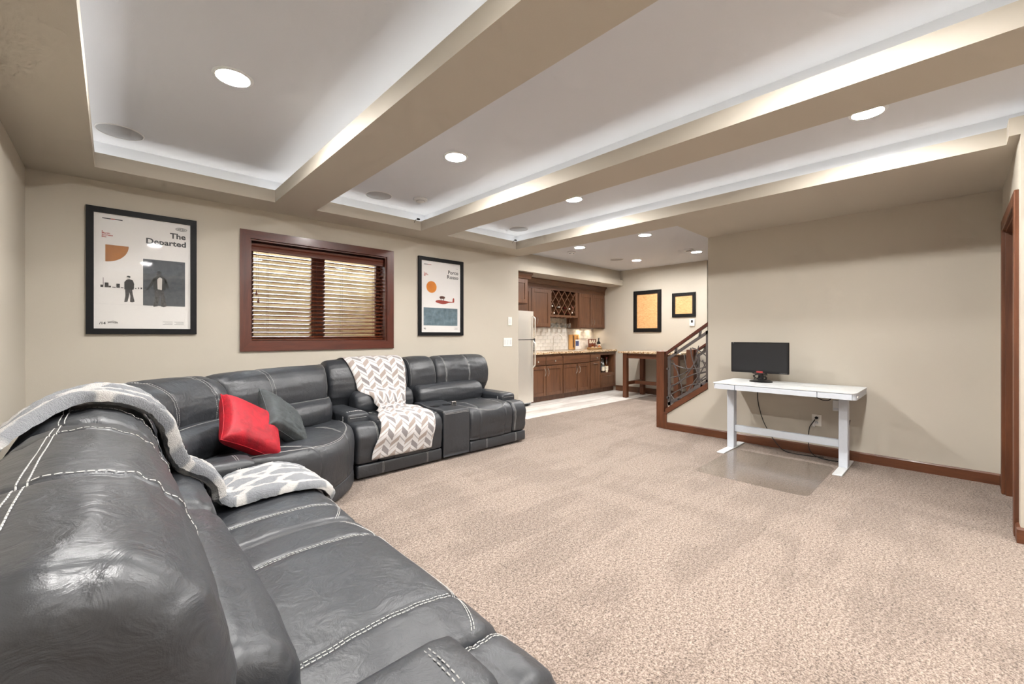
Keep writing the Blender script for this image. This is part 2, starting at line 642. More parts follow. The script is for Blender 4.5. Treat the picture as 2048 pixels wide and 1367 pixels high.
for i, (a, b) in enumerate(TR):
    lip = MB(); web = MB(); led = MB()
    T, D, zl = 0.022, 0.14, 2.509
    yb = -0.22 if i == 2 else YN
    lip.box(a - T, a, YN - T, YF + T, ZS + 0.035, zl)
    lip.box(a, b, YF, YF + T, ZS + 0.035, zl)
    lip.box(b, b + T, yb, YF + T, ZS + 0.035, zl)
    web.box(a - D - 0.03, a - D, YN - D, YF + D, ZS + 0.035, ZC)
    web.box(a - D, b + D, YF + D, YF + D + 0.03, ZS + 0.035, ZC)
    web.box(b + D, b + D + 0.03, YN - D, YF + D, ZS + 0.035, ZC)
    web.box(a - D, b, YN - D - 0.03, YN - D, ZS + 0.035, ZC)
    xe = b
    if i == 2:
        xe = 3.87
        lip.box(xe, xe + T, YN - T, -0.22, ZS + 0.035, zl).box(xe + T, b + T, -0.22 - T, -0.22, ZS + 0.035, zl)
    lip.box(a, xe, YN - T, YN, ZS + 0.035, zl)
    struct(lip, 'ceiling_tray_lip', 'wall', 'greige lip of the lit ceiling tray ' + ORD[i])
    struct(web, 'ceiling_tray_side', 'cove_white', 'white inner sides of the ceiling tray ' + ORD[i])
    zq = ZS + 0.052
    e = 0.085
    led.box(a - e - 0.012, a - e, YN - e, YF + e, zq, zq + 0.004)
    led.box(a - e, b + e, YF + e, YF + e + 0.012, zq, zq + 0.004)
    led.box(b + e, b + e + 0.012, YN - e, YF + e, zq, zq + 0.004)
    led.box(a - e, xe, YN - e - 0.012, YN - e, zq, zq + 0.004)
    single(led, 'cove_light_strip', 'cove_led', 'white light strip hidden in the ceiling tray ' + ORD[i], 'light strip', 'cove light strips')

# ---- baseboards and trims
BH, BT = 0.092, 0.016
def base_prof(h=BH, t=BT):
    return [(0, 0), (t, 0), (t, h - 0.012), (t * 0.5, h), (0, h)]
bb = MB().prism([(XR - p[0], p[1]) for p in base_prof()], 'y', YD, 2.62)
struct(bb, 'baseboard_right', 'newel_y', 'brown wooden baseboard under the desk wall')
bb = MB().prism([(YD + p[0], p[1]) for p in base_prof()], 'x', 5.03, XR)
struct(bb, 'baseboard_door', 'newel_x', 'short brown baseboard between the door and the corner')
bb = MB().prism([(YD + p[0], p[1]) for p in base_prof()], 'x', XB, 3.96)
bb.prism([(XB - p[0], p[1]) for p in base_prof()], 'y', YBK, YD + BT)
struct(bb, 'baseboard_closet', 'newel_y', 'brown baseboard at the wall corner beside the door')
bb = MB().prism([(XK - p[0], p[1]) for p in base_prof(0.12)], 'y', 3.2, 5.17)
struct(bb, 'baseboard_bar', 'walnut_y', 'dark brown baseboard under the framed panels')
bb = MB().prism([(XL + p[0], p[1]) for p in base_prof()], 'y', YBK, YW)
struct(bb, 'baseboard_left', 'newel_y', 'brown baseboard behind the sectional on the left wall')
bb = MB().prism([(YW - p[0], p[1]) for p in base_prof()], 'x', XL, 4.42)
struct(bb, 'baseboard_far', 'newel_x', 'brown baseboard along the window wall')
# sloping cap of the stair side wall
tr = MB().prism([(2.60, 0.19), (2.065, 0.572), (2.065, 0.645), (2.60, 0.262)], 'x', XR - 0.022, XR + 0.142)
struct(tr, 'trim_1', 'newel_y', 'sloping brown wooden cap on the stair side wall')
tr = MB().box(XR - 0.02, XR + 0.005, 2.585, 2.625, 0, 0.215)
struct(tr, 'trim_2', 'newel_z', 'short upright brown trim beside the newel post')

# ---- door
dr = MB()
cz = 2.02
dr.bbox(4.95, 5.03, YD - 0.005, YD + 0.02, 0, cz + 0.08).bbox(3.96, 4.04, YD - 0.005, YD + 0.02, 0, cz + 0.08)
dr.bbox(4.04, 4.95, YD - 0.005, YD + 0.02, cz, cz + 0.08)
d = struct(dr, 'door_1', 'newel_z', 'brown wooden door with casing beside the desk wall')
jm = MB().box(4.04, 4.06, YD - 0.12, YD, 0, cz).box(4.93, 4.95, YD - 0.12, YD, 0, cz).box(4.06, 4.93, YD - 0.12, YD, cz - 0.02, cz)
jm.build('jamb', 'newel_z', d)
sl = MB().bbox(4.062, 4.928, YD - 0.115, YD - 0.075, 0.008, cz - 0.022)
for (z0, z1) in ((0.16, 0.95), (1.08, 1.86)):
    for (x0, x1) in ((4.16, 4.47), (4.53, 4.84)):
        sl.bbox(x0, x1, YD - 0.079, YD - 0.066, z0, z1, 0.006)
slo = sl.build('door_leaf', 'mahogany_z', d)
MB().lathe([(0.008, 0), (0.026, 0.003), (0.026, 0.006), (0.010, 0.010), (0.010, 0.03), (0.026, 0.042), (0.028, 0.055), (0.018, 0.066), (0.002, 0.068)], (4.14, YD - 0.076, 0.95), 16, 'y').build('door_knob', 'knob_nickel', slo, angle=40)

# ---- window
wi = MB()
yo = YW + 0.20
wi.box(WX0, WX0 + 0.018, YW - 0.001, yo, WZ0, WZ1).box(WX1 - 0.018, WX1, YW - 0.001, yo, WZ0, WZ1)
wi.box(WX0 + 0.018, WX1 - 0.018, YW - 0.001, yo, WZ0, WZ0 + 0.018).box(WX0 + 0.018, WX1 - 0.018, YW - 0.001, yo, WZ1 - 0.018, WZ1)
win = struct(wi, 'window_1', 'mahogany_x', 'mahogany framed double window with wooden blinds')
def casing(poly, mat):
    m = MB()
    y0, y1 = YW - 0.022, YW
    m.prism(poly, 'y', y0, y1)
    return m.build('casing_board', mat, win)
a0, a1, c0, c1 = 0.843, 2.372, 1.070, 2.197
i0, i1, k0, k1 = WX0 + 0.004, WX1 - 0.004, WZ0 + 0.004, WZ1 - 0.004
casing([(a0, c0), (a1, c0), (i1, k0), (i0, k0)], 'mahogany_x')
casing([(a0, c1), (i0, k1), (i1, k1), (a1, c1)], 'mahogany_x')
casing([(a0, c0), (i0, k0), (i0, k1), (a0, c1)], 'mahogany_z')
casing([(a1, c0), (a1, c1), (i1, k1), (i1, k0)], 'mahogany_z')
ws, we, zs, ze = WX0 + 0.018, WX1 - 0.018, WZ0 + 0.018, WZ1 - 0.018
xm = 1.585
for (p, q) in ((ws, xm - 0.02), (xm + 0.02, we)):
    f = MB()
    t = 0.045
    f.box(p, p + t, YW + 0.14, YW + 0.18, zs, ze).box(q - t, q, YW + 0.14, YW + 0.18, zs, ze)
    f.box(p + t, q - t, YW + 0.14, YW + 0.18, zs, zs + t).box(p + t, q - t, YW + 0.14, YW + 0.18, ze - t, ze)
    so_ = f.build('sash', 'mahogany_z', win)
    MB().box(p + t, q - t, YW + 0.158, YW + 0.162, zs + t, ze - t).build('pane', 'glass_pane', so_)
MB().box(xm - 0.02, xm + 0.02, YW + 0.13, YW + 0.19, zs, ze).build('mullion', 'mahogany_z', win)
# window well outside
ww = MB()
pts = []
for k in range(25):
    a = PI * k / 24
    pts.append((1.607 - 1.15 * math.cos(a), YW + 0.24 + 0.95 * math.sin(a) ** 0.8))
for k in range(24):
    (xa, ya), (xb, yb_) = pts[k], pts[k + 1]
    for j in range(16):
        z0, z1 = 0.75 + j * 0.10, 0.85 + j * 0.10
        o0 = 0.012 if j % 2 else -0.012
        o1 = -o0
        ww.add([(xa, ya + o0, z0), (xb, yb_ + o0, z0), (xb, yb_ + o1, z1), (xa, ya + o1, z1)], [(0, 1, 2, 3)])
ww.box(0.3, 2.9, YW + 0.23, YW + 1.4, 0.68, 0.75)
struct(ww, 'exterior_window_well', 'window_well', 'tan corrugated window well outside the window')

# ---- wooden blind
bl = thing('window_blind', 'dark reddish wooden venetian blind hanging in the window', 'blind', (1.607, YW + 0.07, WZ0 + 0.02))
BY = YW + 0.072
bx0, bx1 = WX0 + 0.024, WX1 - 0.024
MB().prism([(BY - 0.036, 2.018), (BY - 0.028, 2.012), (BY - 0.022, 2.02), (BY - 0.022, 2.085), (BY - 0.030, 2.090), (BY - 0.040, 2.086), (BY - 0.036, 2.07), (BY - 0.044, 2.055), (BY - 0.036, 2.035)], 'x', bx0, bx1).build('valance', 'mahogany_x', bl, angle=30)
MB().box(bx0, bx1, BY - 0.02, BY + 0.026, 2.05, 2.095).build('headrail', 'blindwood_x', bl)
tilt = math.radians(23)
prof = []
for k in range(5):
    u = -0.025 + 0.0125 * k
    prof.append((u, 0.0022 * (1 - (u / 0.025) ** 2) + 0.0013))
prof += [(u, z - 0.0026) for (u, z) in prof[::-1]]
sm = MB().prism([(u * math.cos(tilt) - z * math.sin(tilt), u * math.sin(tilt) + z * math.cos(tilt)) for (u, z) in prof], 'x', bx0 - 1.607, bx1 - 1.607)
sme = sm.mesh('slat', 'blindwood_x')
sme.polygons.foreach_set('use_smooth', [True] * len(sme.polygons)); sme.set_sharp_from_angle(angle=math.radians(40))
for k in range(20):
    o = bpy.data.objects.new('slat', sme)
    C.objects.link(o); o.parent = bl
    o.location = (0, BY - (YW + 0.07), 1.990 - 0.0412 * k - (WZ0 + 0.02))
MB().bbox(bx0, bx1, BY - 0.024, BY + 0.024, WZ0 + 0.020, WZ0 + 0.036).build('bottom_rail', 'blindwood_x', bl)
for xx in (1.09, 1.50, 1.80, 2.17):
    m = MB()
    m.tube([(xx, BY - 0.027, 2.05), (xx, BY - 0.027, WZ0 + 0.03)], 0.0011, 5)
    m.tube([(xx, BY + 0.027, 2.05), (xx, BY + 0.027, WZ0 + 0.03)], 0.0011, 5)
    m.build('ladder_cord', 'newel_z', bl)
for (xx, zz) in ((0.985, 1.615), (1.0, 1.545)):
    cd = MB().tube([(xx, BY - 0.045, 2.03), (xx, BY - 0.045, zz + 0.02)], 0.001, 5).build('pull_cord', 'newel_z', bl)
    MB().lathe([(0.003, 0.03), (0.005, 0.02), (0.005, 0.012), (0.010, 0.0), (0.011, -0.012), (0.006, -0.018)], (xx, BY - 0.045, zz), 10).build('tassel', 'mahogany_z', cd, angle=50)

# ---- recessed lights, speakers, detectors
def can(x, y, z, label, group, mat='can_lens'):
    t = thing('recessed_light', label, 'ceiling light', (x, y, z), group)
    MB().lathe([(0.0788, 0.0), (0.0800, -0.009), (0.090, -0.008), (0.097, -0.004), (0.098, 0.0)], (x, y, z), 28).build('trim_ring', 'white_paint', t, angle=40)
    MB().lathe([(0.0785, -0.0015), (0.04, -0.0018), (0.001, -0.002)], (x, y, z), 24).build('lens', mat, t, angle=60)
    return t
rows = {2.715: 'far', 0.38: 'near', -1.95: 'back'}
for i, x_ in enumerate((0.476, 1.964, 3.46)):
    for y_ in (2.715, 0.38, -1.95):
        pos = {2.715: 'far end of the ceiling tray ', 0.38: 'middle of the ceiling tray ', -1.95: 'back end of the ceiling tray '}[y_]
        can(x_, y_, ZC, 'round recessed light at the ' + pos + ORD[i], 'recessed lights in the ceiling trays')
for (x_, y_, l_) in ((5.40, 2.99, 'closest to the stair wall and the soffit'), (5.41, 4.13, 'in front of the refrigerator'), (7.12, 4.11, 'in front of the cabinets by the framed panels'), (7.13, 3.0, 'beside the bar smoke detector')):
    can(x_, y_, 2.626, 'round recessed light in the bar ceiling ' + l_, 'recessed lights over the bar', 'can_lens_bar')
def speaker(x, y, z, r, label):
    t = thing('ceiling_speaker', label, 'speaker', (x, y, z), 'round ceiling speakers')
    MB().lathe([(r - 0.006, 0.0), (r - 0.006, -0.005), (r, -0.004), (r + 0.002, 0.0)], (x, y, z), 32).build('rim', 'detector', t, angle=40)
    MB().lathe([(r - 0.007, -0.001), (r - 0.010, -0.0035), (0.001, -0.004)], (x, y, z), 32).build('grille', 'grille', t, angle=40)
speaker(0.035, 3.99, ZC, 0.128, 'round grey speaker grille in the tray nearest the left wall')
speaker(1.945, 4.0, ZC, 0.128, 'round grey speaker grille in the middle tray')
speaker(3.90, 3.98, ZC, 0.128, 'round grey speaker grille in the tray nearest the bar')
speaker(5.05, 4.48, 2.626, 0.12, 'round speaker grille in the bar ceiling near the soffit corner')
speaker(6.78, 4.32, 2.626, 0.12, 'round speaker grille in the bar ceiling near the cabinets')
def detector(x, y, z, label, dark=False):
    t = thing('smoke_detector', label, 'detector', (x, y, z), 'ceiling detectors')
    MB().lathe([(0.070, 0.0), (0.072, -0.012), (0.066, -0.020), (0.044, -0.024), (0.042, -0.034), (0.030, -0.040), (0.001, -0.041)], (x, y, z), 26).build('housing', 'detector', t, angle=35)
    MB().lathe([(0.0445, -0.026), (0.0445, -0.032), (0.040, -0.033)], (x, y, z), 26).build('vent_band', 'ink' if dark else 'grille', t, angle=35)
detector(2.305, 3.80, ZC, 'white smoke detector in the middle ceiling tray')
detector(5.62, 4.46, 2.626, 'small white detector in the bar ceiling near the refrigerator', True)
detector(6.86, 3.01, 2.626, 'white smoke detector in the bar ceiling near the stairs', True)
# small sensors with leads at two tray corners
for (x_, l_) in ((2.47, 'tiny black sensor on the lip corner of the middle tray'), (3.985, 'tiny black sensor on the lip corner of the tray nearest the bar')):
    t = thing('infrared_sensor', l_, 'sensor', (x_, 4.15, 2.505), 'small sensors on the tray corners')
    MB().bbox(x_ - 0.002, x_ + 0.034, 4.135, 4.157, 2.512, 2.530, 0.004).build('sensor_body', 'black_plastic', t)
    MB().tube([(x_, 4.146, 2.516), (x_ - 0.018, 4.14, 2.512), (x_ - 0.028, 4.15, 2.490), (x_ - 0.028, 4.162, 2.478)], 0.0022, 6).build('lead', 'black_cord', t)

# ---- stairs
st = MB()
n = 9
for k in range(n):
    y1 = 2.60 - 0.262 * k
    st.box(XR + 0.12, 6.14, y1 - 0.262 - 0.02, y1, 0 if k == 0 else 0.186 * k - 0.02, 0.186 * (k + 1))
struct(st, 'floor_stairs', 'carpet', 'carpeted stairs rising behind the desk wall')
w = MB().box(6.14, 6.26, YBK, 2.065, 0, TOP).prism([(2.065, 0), (2.60, 0), (2.60, 0.19), (2.065, 0.572)], 'x', 6.14, 6.26)
struct(w, 'wall_stairs', 'wall', 'greige wall on the far side of the stairs')
tr = MB().prism([(2.60, 0.19), (2.065, 0.572), (2.065, 0.645), (2.60, 0.262)], 'x', 6.12, 6.28)
struct(tr, 'trim_3', 'newel_y', 'sloping brown cap on the far stair wall')
def railing(x, label):
    t = thing('stair_railing', label, 'railing', (x, 2.34, 0.0), 'stair railings')
    w_ = 0.018
    nb = MB().bbox(x - 0.055, x + 0.055, 2.628, 2.735, 0, 1.005, 0.004)
    nw = nb.build('newel_post', 'newel_z', t)
    MB().add([(x - 0.055, 2.628, 1.005), (x + 0.055, 2.628, 1.005), (x + 0.055, 2.735, 1.005), (x - 0.055, 2.735, 1.005), (x, 2.68, 1.02)], [(0, 1, 4), (1, 2, 4), (2, 3, 4), (3, 0, 4)]).build('post_cap', 'newel_x', nw)
    sl_ = -0.705
    def zz(y, b): return b + sl_ * (y - 2.613)
    hr = MB().prism([(2.615, zz(2.615, 0.965)), (2.045, zz(2.045, 0.965)), (2.02, zz(2.045, 0.965) - 0.012), (2.02, zz(2.045, 0.965) + 0.02), (2.05, zz(2.045, 1.005)), (2.615, zz(2.615, 1.005))], 'x', x - 0.022, x + 0.022)
    hr.build('handrail', 'mahogany_y', t)
    def bar(y0, z0, y1, z1, wd=0.036, th=0.014):
        dy, dz = y1 - y0, z1 - z0
        L = math.hypot(dy, dz); ny, nz = -dz / L * wd / 2, dy / L * wd / 2
        return MB().prism([(y0 + ny, z0 + nz), (y1 + ny, z1 + nz), (y1 - ny, z1 - nz), (y0 - ny, z0 - nz)], 'x', x - th / 2, x + th / 2)
    yl, yr = 2.580, 2.088
    bar(yl, zz(yl, 0.275), yl, zz(yl, 0.89)).build('frame_bar', 'iron', t)
    bar(yr, zz(yr, 0.275), yr, zz(yr, 0.905), 0.045).build('frame_bar', 'iron', t)
    bar(yl + 0.018, zz(yl, 0.29), yr - 0.02, zz(yr - 0.02, 0.29)).build('frame_bar', 'iron', t)
    bar(yl + 0.018, zz(yl, 0.89), yr - 0.02, zz(yr - 0.02, 0.89)).build('frame_bar', 'iron', t)
    for (ya, za, yb2, zb) in ((2.50, zz(2.50, 0.905), 2.485, zz(2.485, 0.965)), (2.19, zz(2.19, 0.905), 2.175, zz(2.175, 0.965)), (2.46, zz(2.46, 0.215), 2.45, zz(2.45, 0.29)), (2.17, zz(2.17, 0.215), 2.16, zz(2.16, 0.29)), (2.618, 0.78, 2.58, 0.78), (2.618, 0.40, 2.58, 0.40)):
        bar(ya, za, yb2, zb, 0.026).build('mounting_tab', 'iron', t)
    random.seed(3)
    BR = [[(2.58, 0.66), (2.45, 0.70), (2.30, 0.80), (2.18, 0.99), (2.10, 1.06)], [(2.58, 0.52), (2.42, 0.64), (2.26, 0.73), (2.09, 0.78)],
          [(2.58, 0.43), (2.44, 0.52), (2.28, 0.60), (2.09, 0.62)], [(2.55, 0.85), (2.40, 0.80), (2.25, 0.80), (2.09, 0.83)],
          [(2.52, 0.86), (2.47, 0.74), (2.42, 0.58), (2.41, 0.44)], [(2.38, 0.97), (2.36, 0.84), (2.33, 0.76)], [(2.30, 1.06), (2.28, 0.93), (2.22, 0.76), (2.15, 0.62)],
          [(2.28, 1.06), (2.18, 1.02), (2.09, 0.95)], [(2.58, 0.46), (2.50, 0.38), (2.46, 0.36)], [(2.36, 0.42), (2.31, 0.55), (2.18, 0.75), (2.09, 0.93)],
          [(2.30, 0.46), (2.22, 0.62), (2.12, 0.72), (2.09, 0.74)], [(2.58, 0.56), (2.46, 0.60), (2.36, 0.70), (2.26, 0.86), (2.20, 1.09)]]
    for q in BR:
        pts = []
        m_ = len(q) - 1
        for s_ in range(m_ * 5 + 1):
            f_ = s_ / 5
            i_ = min(int(f_), m_ - 1); u = f_ - i_
            P = [Vector((0, *q[max(0, min(m_, i_ + d_))])) for d_ in (-1, 0, 1, 2)]
            p = 0.5 * ((2 * P[1]) + (P[2] - P[0]) * u + (2 * P[0] - 5 * P[1] + 4 * P[2] - P[3]) * u * u + (3 * P[1] - P[0] - 3 * P[2] + P[3]) * u ** 3)
            pts.append((x + random.uniform(-0.004, 0.004), p.y, p.z))
        MB().tube(pts, 0.0085, 7, r2=0.0065).build('branch_rod', 'iron', t, angle=60)
    return t
railing(XR + 0.055, 'brown newel post and iron branch railing on the near stair side')
railing(6.20, 'brown newel post and iron branch railing on the far stair side')

# ================================================================ THE BAR
def handle(mb, x, z0, z1, y, r=0.005):
    """arched upright pull standing off a -Y facing front"""
    pts = []
    for k in range(9):
        u = k / 8
        pts.append((x, y - 0.004 - 0.026 * math.sin(PI * u) ** 0.7, z0 + (z1 - z0) * u))
    mb.tube(pts, r, 8)
    mb.lathe([(0.008, 0), (0.008, -0.005), (0.002, -0.006)], (x, y, z0), 10, 'y').lathe([(0.008, 0), (0.008, -0.005), (0.002, -0.006)], (x, y, z1), 10, 'y')
def hpull(mb, x0, x1, z, y, r=0.0045):
    pts = [(x0 + (x1 - x0) * k / 8, y - 0.003 - 0.024 * math.sin(PI * k / 8) ** 0.7, z) for k in range(9)]
    mb.tube(pts, r, 8)
def knob(mb, x, z, y):
    mb.lathe([(0.007, 0), (0.006, -0.012), (0.015, -0.018), (0.017, -0.026), (0.010, -0.032), (0.001, -0.033)], (x, y, z), 14, 'y')
def shaker(x0, x1, z0, z1, y, parent, name='door', fr=0.058, mat='walnut_z'):
    m = MB()
    T = 0.020
    m.bbox(x0, x0 + fr, y - T, y, z0, z1, 0.002).bbox(x1 - fr, x1, y - T, y, z0, z1, 0.002)
    m.bbox(x0 + fr, x1 - fr, y - T, y, z0, z0 + fr, 0.002).bbox(x0 + fr, x1 - fr, y - T, y, z1 - fr, z1, 0.002)
    m.box(x0 + fr - 0.004, x1 - fr + 0.004, y - 0.009, y - 0.001, z0 + fr - 0.004, z1 - fr + 0.004)
    return m.build(name, mat, parent)
def slab(x0, x1, z0, z1, y, parent, name='drawer'):
    return MB().bbox(x0, x1, y - 0.020, y, z0, z1, 0.004).build(name, 'walnut_x', parent)
GB = 'bar base cabinets'
CY = 5.18      # carcass front
def carcass(x0, x1, parent, hole=None):
    m = MB()
    m.box(x0, x1, CY + 0.06, YK - 0.001, 0.004, 0.10)
    if hole is None:
        m.box(x0, x1, CY, YK - 0.001, 0.10, 0.868)
    else:
        (h0, h1, g0, g1) = hole
        m.box(x0, x1, CY, YK - 0.001, 0.10, g0).box(x0, x1, CY, YK - 0.001, g1, 0.868)
        m.box(x0, h0, CY, YK - 0.001, g0, g1).box(h1, x1, CY, YK - 0.001, g0, g1).box(h0, h1, YK - 0.2, YK - 0.001, g0, g1)
    return m.build('body', 'walnut_z', parent)
# two drawers over two doors
c = thing('base_cabinet', 'brown base cabinet with two drawers over two doors beside the refrigerator', 'cabinet', (5.77, 5.48, 0.004), GB)
carcass(5.28, 6.238, c)
for (a, b) in ((5.30, 5.752), (5.766, 6.222)):
    d_ = slab(a, b, 0.672, 0.818, CY, c); m = MB(); knob(m, (a + b) / 2, 0.741, CY - 0.02); m.build('knob', 'knob_nickel', d_, angle=40)
for (a, b, hx) in ((5.30, 5.754, 5.722), (5.764, 6.222, 5.808)):
    d_ = shaker(a, b, 0.112, 0.655, CY, c); m = MB(); handle(m, hx, 0.475, 0.605, CY - 0.02); m.build('handle', 'knob_nickel', d_, angle=40)
# sink cabinet
c = thing('sink_cabinet', 'brown sink base cabinet with a wide false drawer over two doors', 'cabinet', (6.67, 5.48, 0.004), GB)
carcass(6.240, 7.108, c)
slab(6.262, 7.086, 0.672, 0.818, CY, c, 'drawer_front')
for (a, b, hx) in ((6.262, 6.690, 6.648), (6.702, 7.086, 6.742)):
    d_ = shaker(a, b, 0.112, 0.655, CY, c); m = MB(); handle(m, hx, 0.475, 0.605, CY - 0.02); m.build('handle', 'knob_nickel', d_, angle=40)
c = thing('narrow_cabinet', 'narrow brown base cabinet with a small drawer over a pull-out front', 'cabinet', (7.30, 5.48, 0.004), GB)
carcass(7.110, 7.478, c)
d_ = slab(7.135, 7.458, 0.688, 0.818, CY, c); m = MB(); knob(m, 7.325, 0.748, CY - 0.02); m.build('knob', 'knob_nickel', d_, angle=40)
d_ = shaker(7.135, 7.458, 0.112, 0.672, CY, c); m = MB(); hpull(m, 7.24, 7.375, 0.632, CY - 0.02); m.build('handle', 'knob_nickel', d_, angle=40)
c = thing('bottle_cabinet', 'brown end cabinet with an open bottle cubby over a drawer', 'cabinet', (7.78, 5.48, 0.004), GB)
carcass(7.480, 8.078, c, (7.505, 8.010, 0.415, 0.800))
d_ = shaker(7.505, 8.040, 0.115, 0.395, CY, c, 'drawer', 0.05); m = MB(); hpull(m, 7.70, 7.84, 0.355, CY - 0.02); m.build('handle', 'knob_nickel', d_, angle=40)

ct = MB().bbox(5.28, 8.078, 5.135, YK - 0.012, 0.870, 0.908, 0.004)
single(ct, 'countertop', 'granite', 'speckled tan granite countertop on the bar cabinets', 'countertop')

# upper cabinets
GU = 'bar wall cabinets'
UY = 5.47
def upper(name, label, x0, x1, z0, z1, y=UY):
    t = thing(name, label, 'cabinet', ((x0 + x1) / 2, (y + YK) / 2, z0), GU)
    return t
c = upper('wall_cabinet', 'brown wall cabinet with two doors between refrigerator and wine rack', 5.26, 6.22, 1.37, 2.18)
MB().box(5.26, 6.22, UY, YK - 0.001, 1.37, 2.20).build('body', 'walnut_z', c)
for (a, b, hx) in ((5.265, 5.672, 5.63), (5.682, 6.208, 5.73)):
    d_ = shaker(a, b, 1.385, 2.105, UY, c, fr=0.07); m = MB(); handle(m, hx + (0.09 if hx > 5.7 else 0), 1.435, 1.56, UY - 0.02); m.build('handle', 'knob_nickel', d_, angle=40)
c = upper('wall_cabinet', 'brown wall cabinet with two doors next to the framed wood panels', 7.10, 8.078, 1.37, 2.18)
MB().box(7.10, 8.078, UY, YK - 0.001, 1.37, 2.20).build('body', 'walnut_z', c)
for (a, b, hx) in ((7.125, 7.590, 7.585 - 0.04), (7.600, 8.055, 7.64)):
    d_ = shaker(a, b, 1.385, 2.105, UY, c, fr=0.07); m = MB(); handle(m, hx, 1.435, 1.565, UY - 0.02); m.build('handle', 'knob_nickel', d_, angle=40)
# wine rack
c = upper('wine_rack', 'brown wall rack with a diagonal lattice for wine bottles', 6.222, 7.098, 1.58, 2.18)
m = MB()
rx0, rx1, rz0, rz1 = 6.262, 7.020, 1.625, 2.160
m.box(6.222, rx0, UY, YK - 0.001, 1.585, 2.20).box(rx1, 7.098, UY, YK - 0.001, 1.585, 2.20)
m.box(rx0, rx1, UY, YK - 0.001, 1.585, rz0).box(rx0, rx1, UY, YK - 0.001, rz1, 2.20)
m.box(rx0, rx1, YK - 0.02, YK - 0.001, rz0, rz1)
m.build('body', 'walnut_z', c)
step = (rx1 - rx0) / 4.0
slope = 1.28
def lattice(sign):
    H = (rz1 - rz0) / slope
    k = -4
    while k < 9:
        # line x = xs + sign*(z-rz0)/slope
        xs = rx0 + k * step * 0.97 + (0.03 if sign > 0 else 0.06)
        xa, za, xb, zb = xs, rz0, xs + sign * H, rz1
        # clip to opening
        pts = []
        for t_ in (0.0, 1.0):
            pts.append([xa + (xb - xa) * t_, za + (zb - za) * t_])
        def clipx(p, q):
            for lim, s_ in ((rx0, 1), (rx1, -1)):
                if s_ * (p[0] - lim) < 0:
                    if s_ * (q[0] - lim) <= 0: return None
                    u = (lim - p[0]) / (q[0] - p[0]); p = [lim, p[1] + (q[1] - p[1]) * u]
            return p
        p = clipx(pts[0], pts[1]); q_ = clipx(pts[1], pts[0])
        if p and q_ and abs(p[1] - q_[1]) > 0.05:
            dx, dz = q_[0] - p[0], q_[1] - p[1]
            L = math.hypot(dx, dz); nx, nz = -dz / L * 0.0075, dx / L * 0.0075
            y0 = UY + (0.004 if sign > 0 else 0.008)
            MB().prism([(p[0] + nx, p[1] + nz), (q_[0] + nx, q_[1] + nz), (q_[0] - nx, q_[1] - nz), (p[0] - nx, p[1] - nz)], 'y', y0, y0 + 0.19).build('lattice_strip', 'walnut_y', c)
        k += 1
lattice(1); lattice(-1)
for k in range(6):
    xx = 6.30 + 0.142 * k
    MB().box(xx - 0.02, xx + 0.02, UY + 0.01, YK - 0.03, 1.572, 1.585).build('glass_rail', 'walnut_y', c)
# cabinet over the refrigerator
c = thing('fridge_cabinet', 'short brown wall cabinet above the refrigerator', 'cabinet', (4.84, 5.45, 1.76), GU)
MB().box(4.43, 5.258, 5.14, YK - 0.001, 1.76, 2.20).build('body', 'walnut_z', c)
for (a, b, hx) in ((4.445, 4.83, 4.79), (4.842, 5.240, 4.88)):
    d_ = shaker(a, b, 1.775, 2.19, 5.14, c, fr=0.07); m = MB(); handle(m, hx, 1.80, 1.90, 5.12); m.build('handle', 'knob_nickel', d_, angle=40)
# crown moulding
def crown_prof(y):
    return [(y, 2.195), (y - 0.014, 2.200), (y - 0.018, 2.225), (y - 0.030, 2.250), (y - 0.052, 2.272), (y - 0.062, 2.278), (y - 0.062, 2.298), (y, 2.298)]
cr = MB().prism(crown_prof(UY - 0.005), 'x', 5.258, 8.078).box(5.258, 8.078, UY - 0.014, UY, 2.112, 2.196)
single(cr, 'crown_moulding', 'walnut_x', 'long brown crown moulding along the wall cabinets', 'moulding')
cr = MB().prism(crown_prof(5.135), 'x', 4.425, 5.32)
single(cr, 'crown_moulding', 'walnut_x', 'short brown crown moulding above the refrigerator cabinet', 'moulding')

# backsplash
bs = struct(MB().box(5.28, XK, YK - 0.006, YK, 0.908, 1.60), 'wall_backsplash', 'grout', 'pale glazed subway tile backsplash behind the bar')
tm = MB().bbox(-0.074, 0.074, -0.005, 0.0, -0.036, 0.036, 0.002).mesh('tile', 'tile')
th = MB().bbox(-0.036, 0.036, -0.005, 0.0, -0.036, 0.036, 0.002).mesh('tile', 'tile')
for r in range(9):
    z = 0.948 + 0.0755 * r
    off = 0.0 if r % 2 else 0.0755
    k = 0
    x_ = 5.36 + off - 0.151
    while x_ < 8.0:
        x_ += 0.151
        if x_ > 8.0: break
        if x_ < 5.36: continue
        if z > 1.37 and not (6.28 < x_ < 7.05): continue
        if z > 1.56: continue
        o = bpy.data.objects.new('tile', tm); C.objects.link(o); o.parent = bs
        o.location = (x_, YK - 0.006, z)

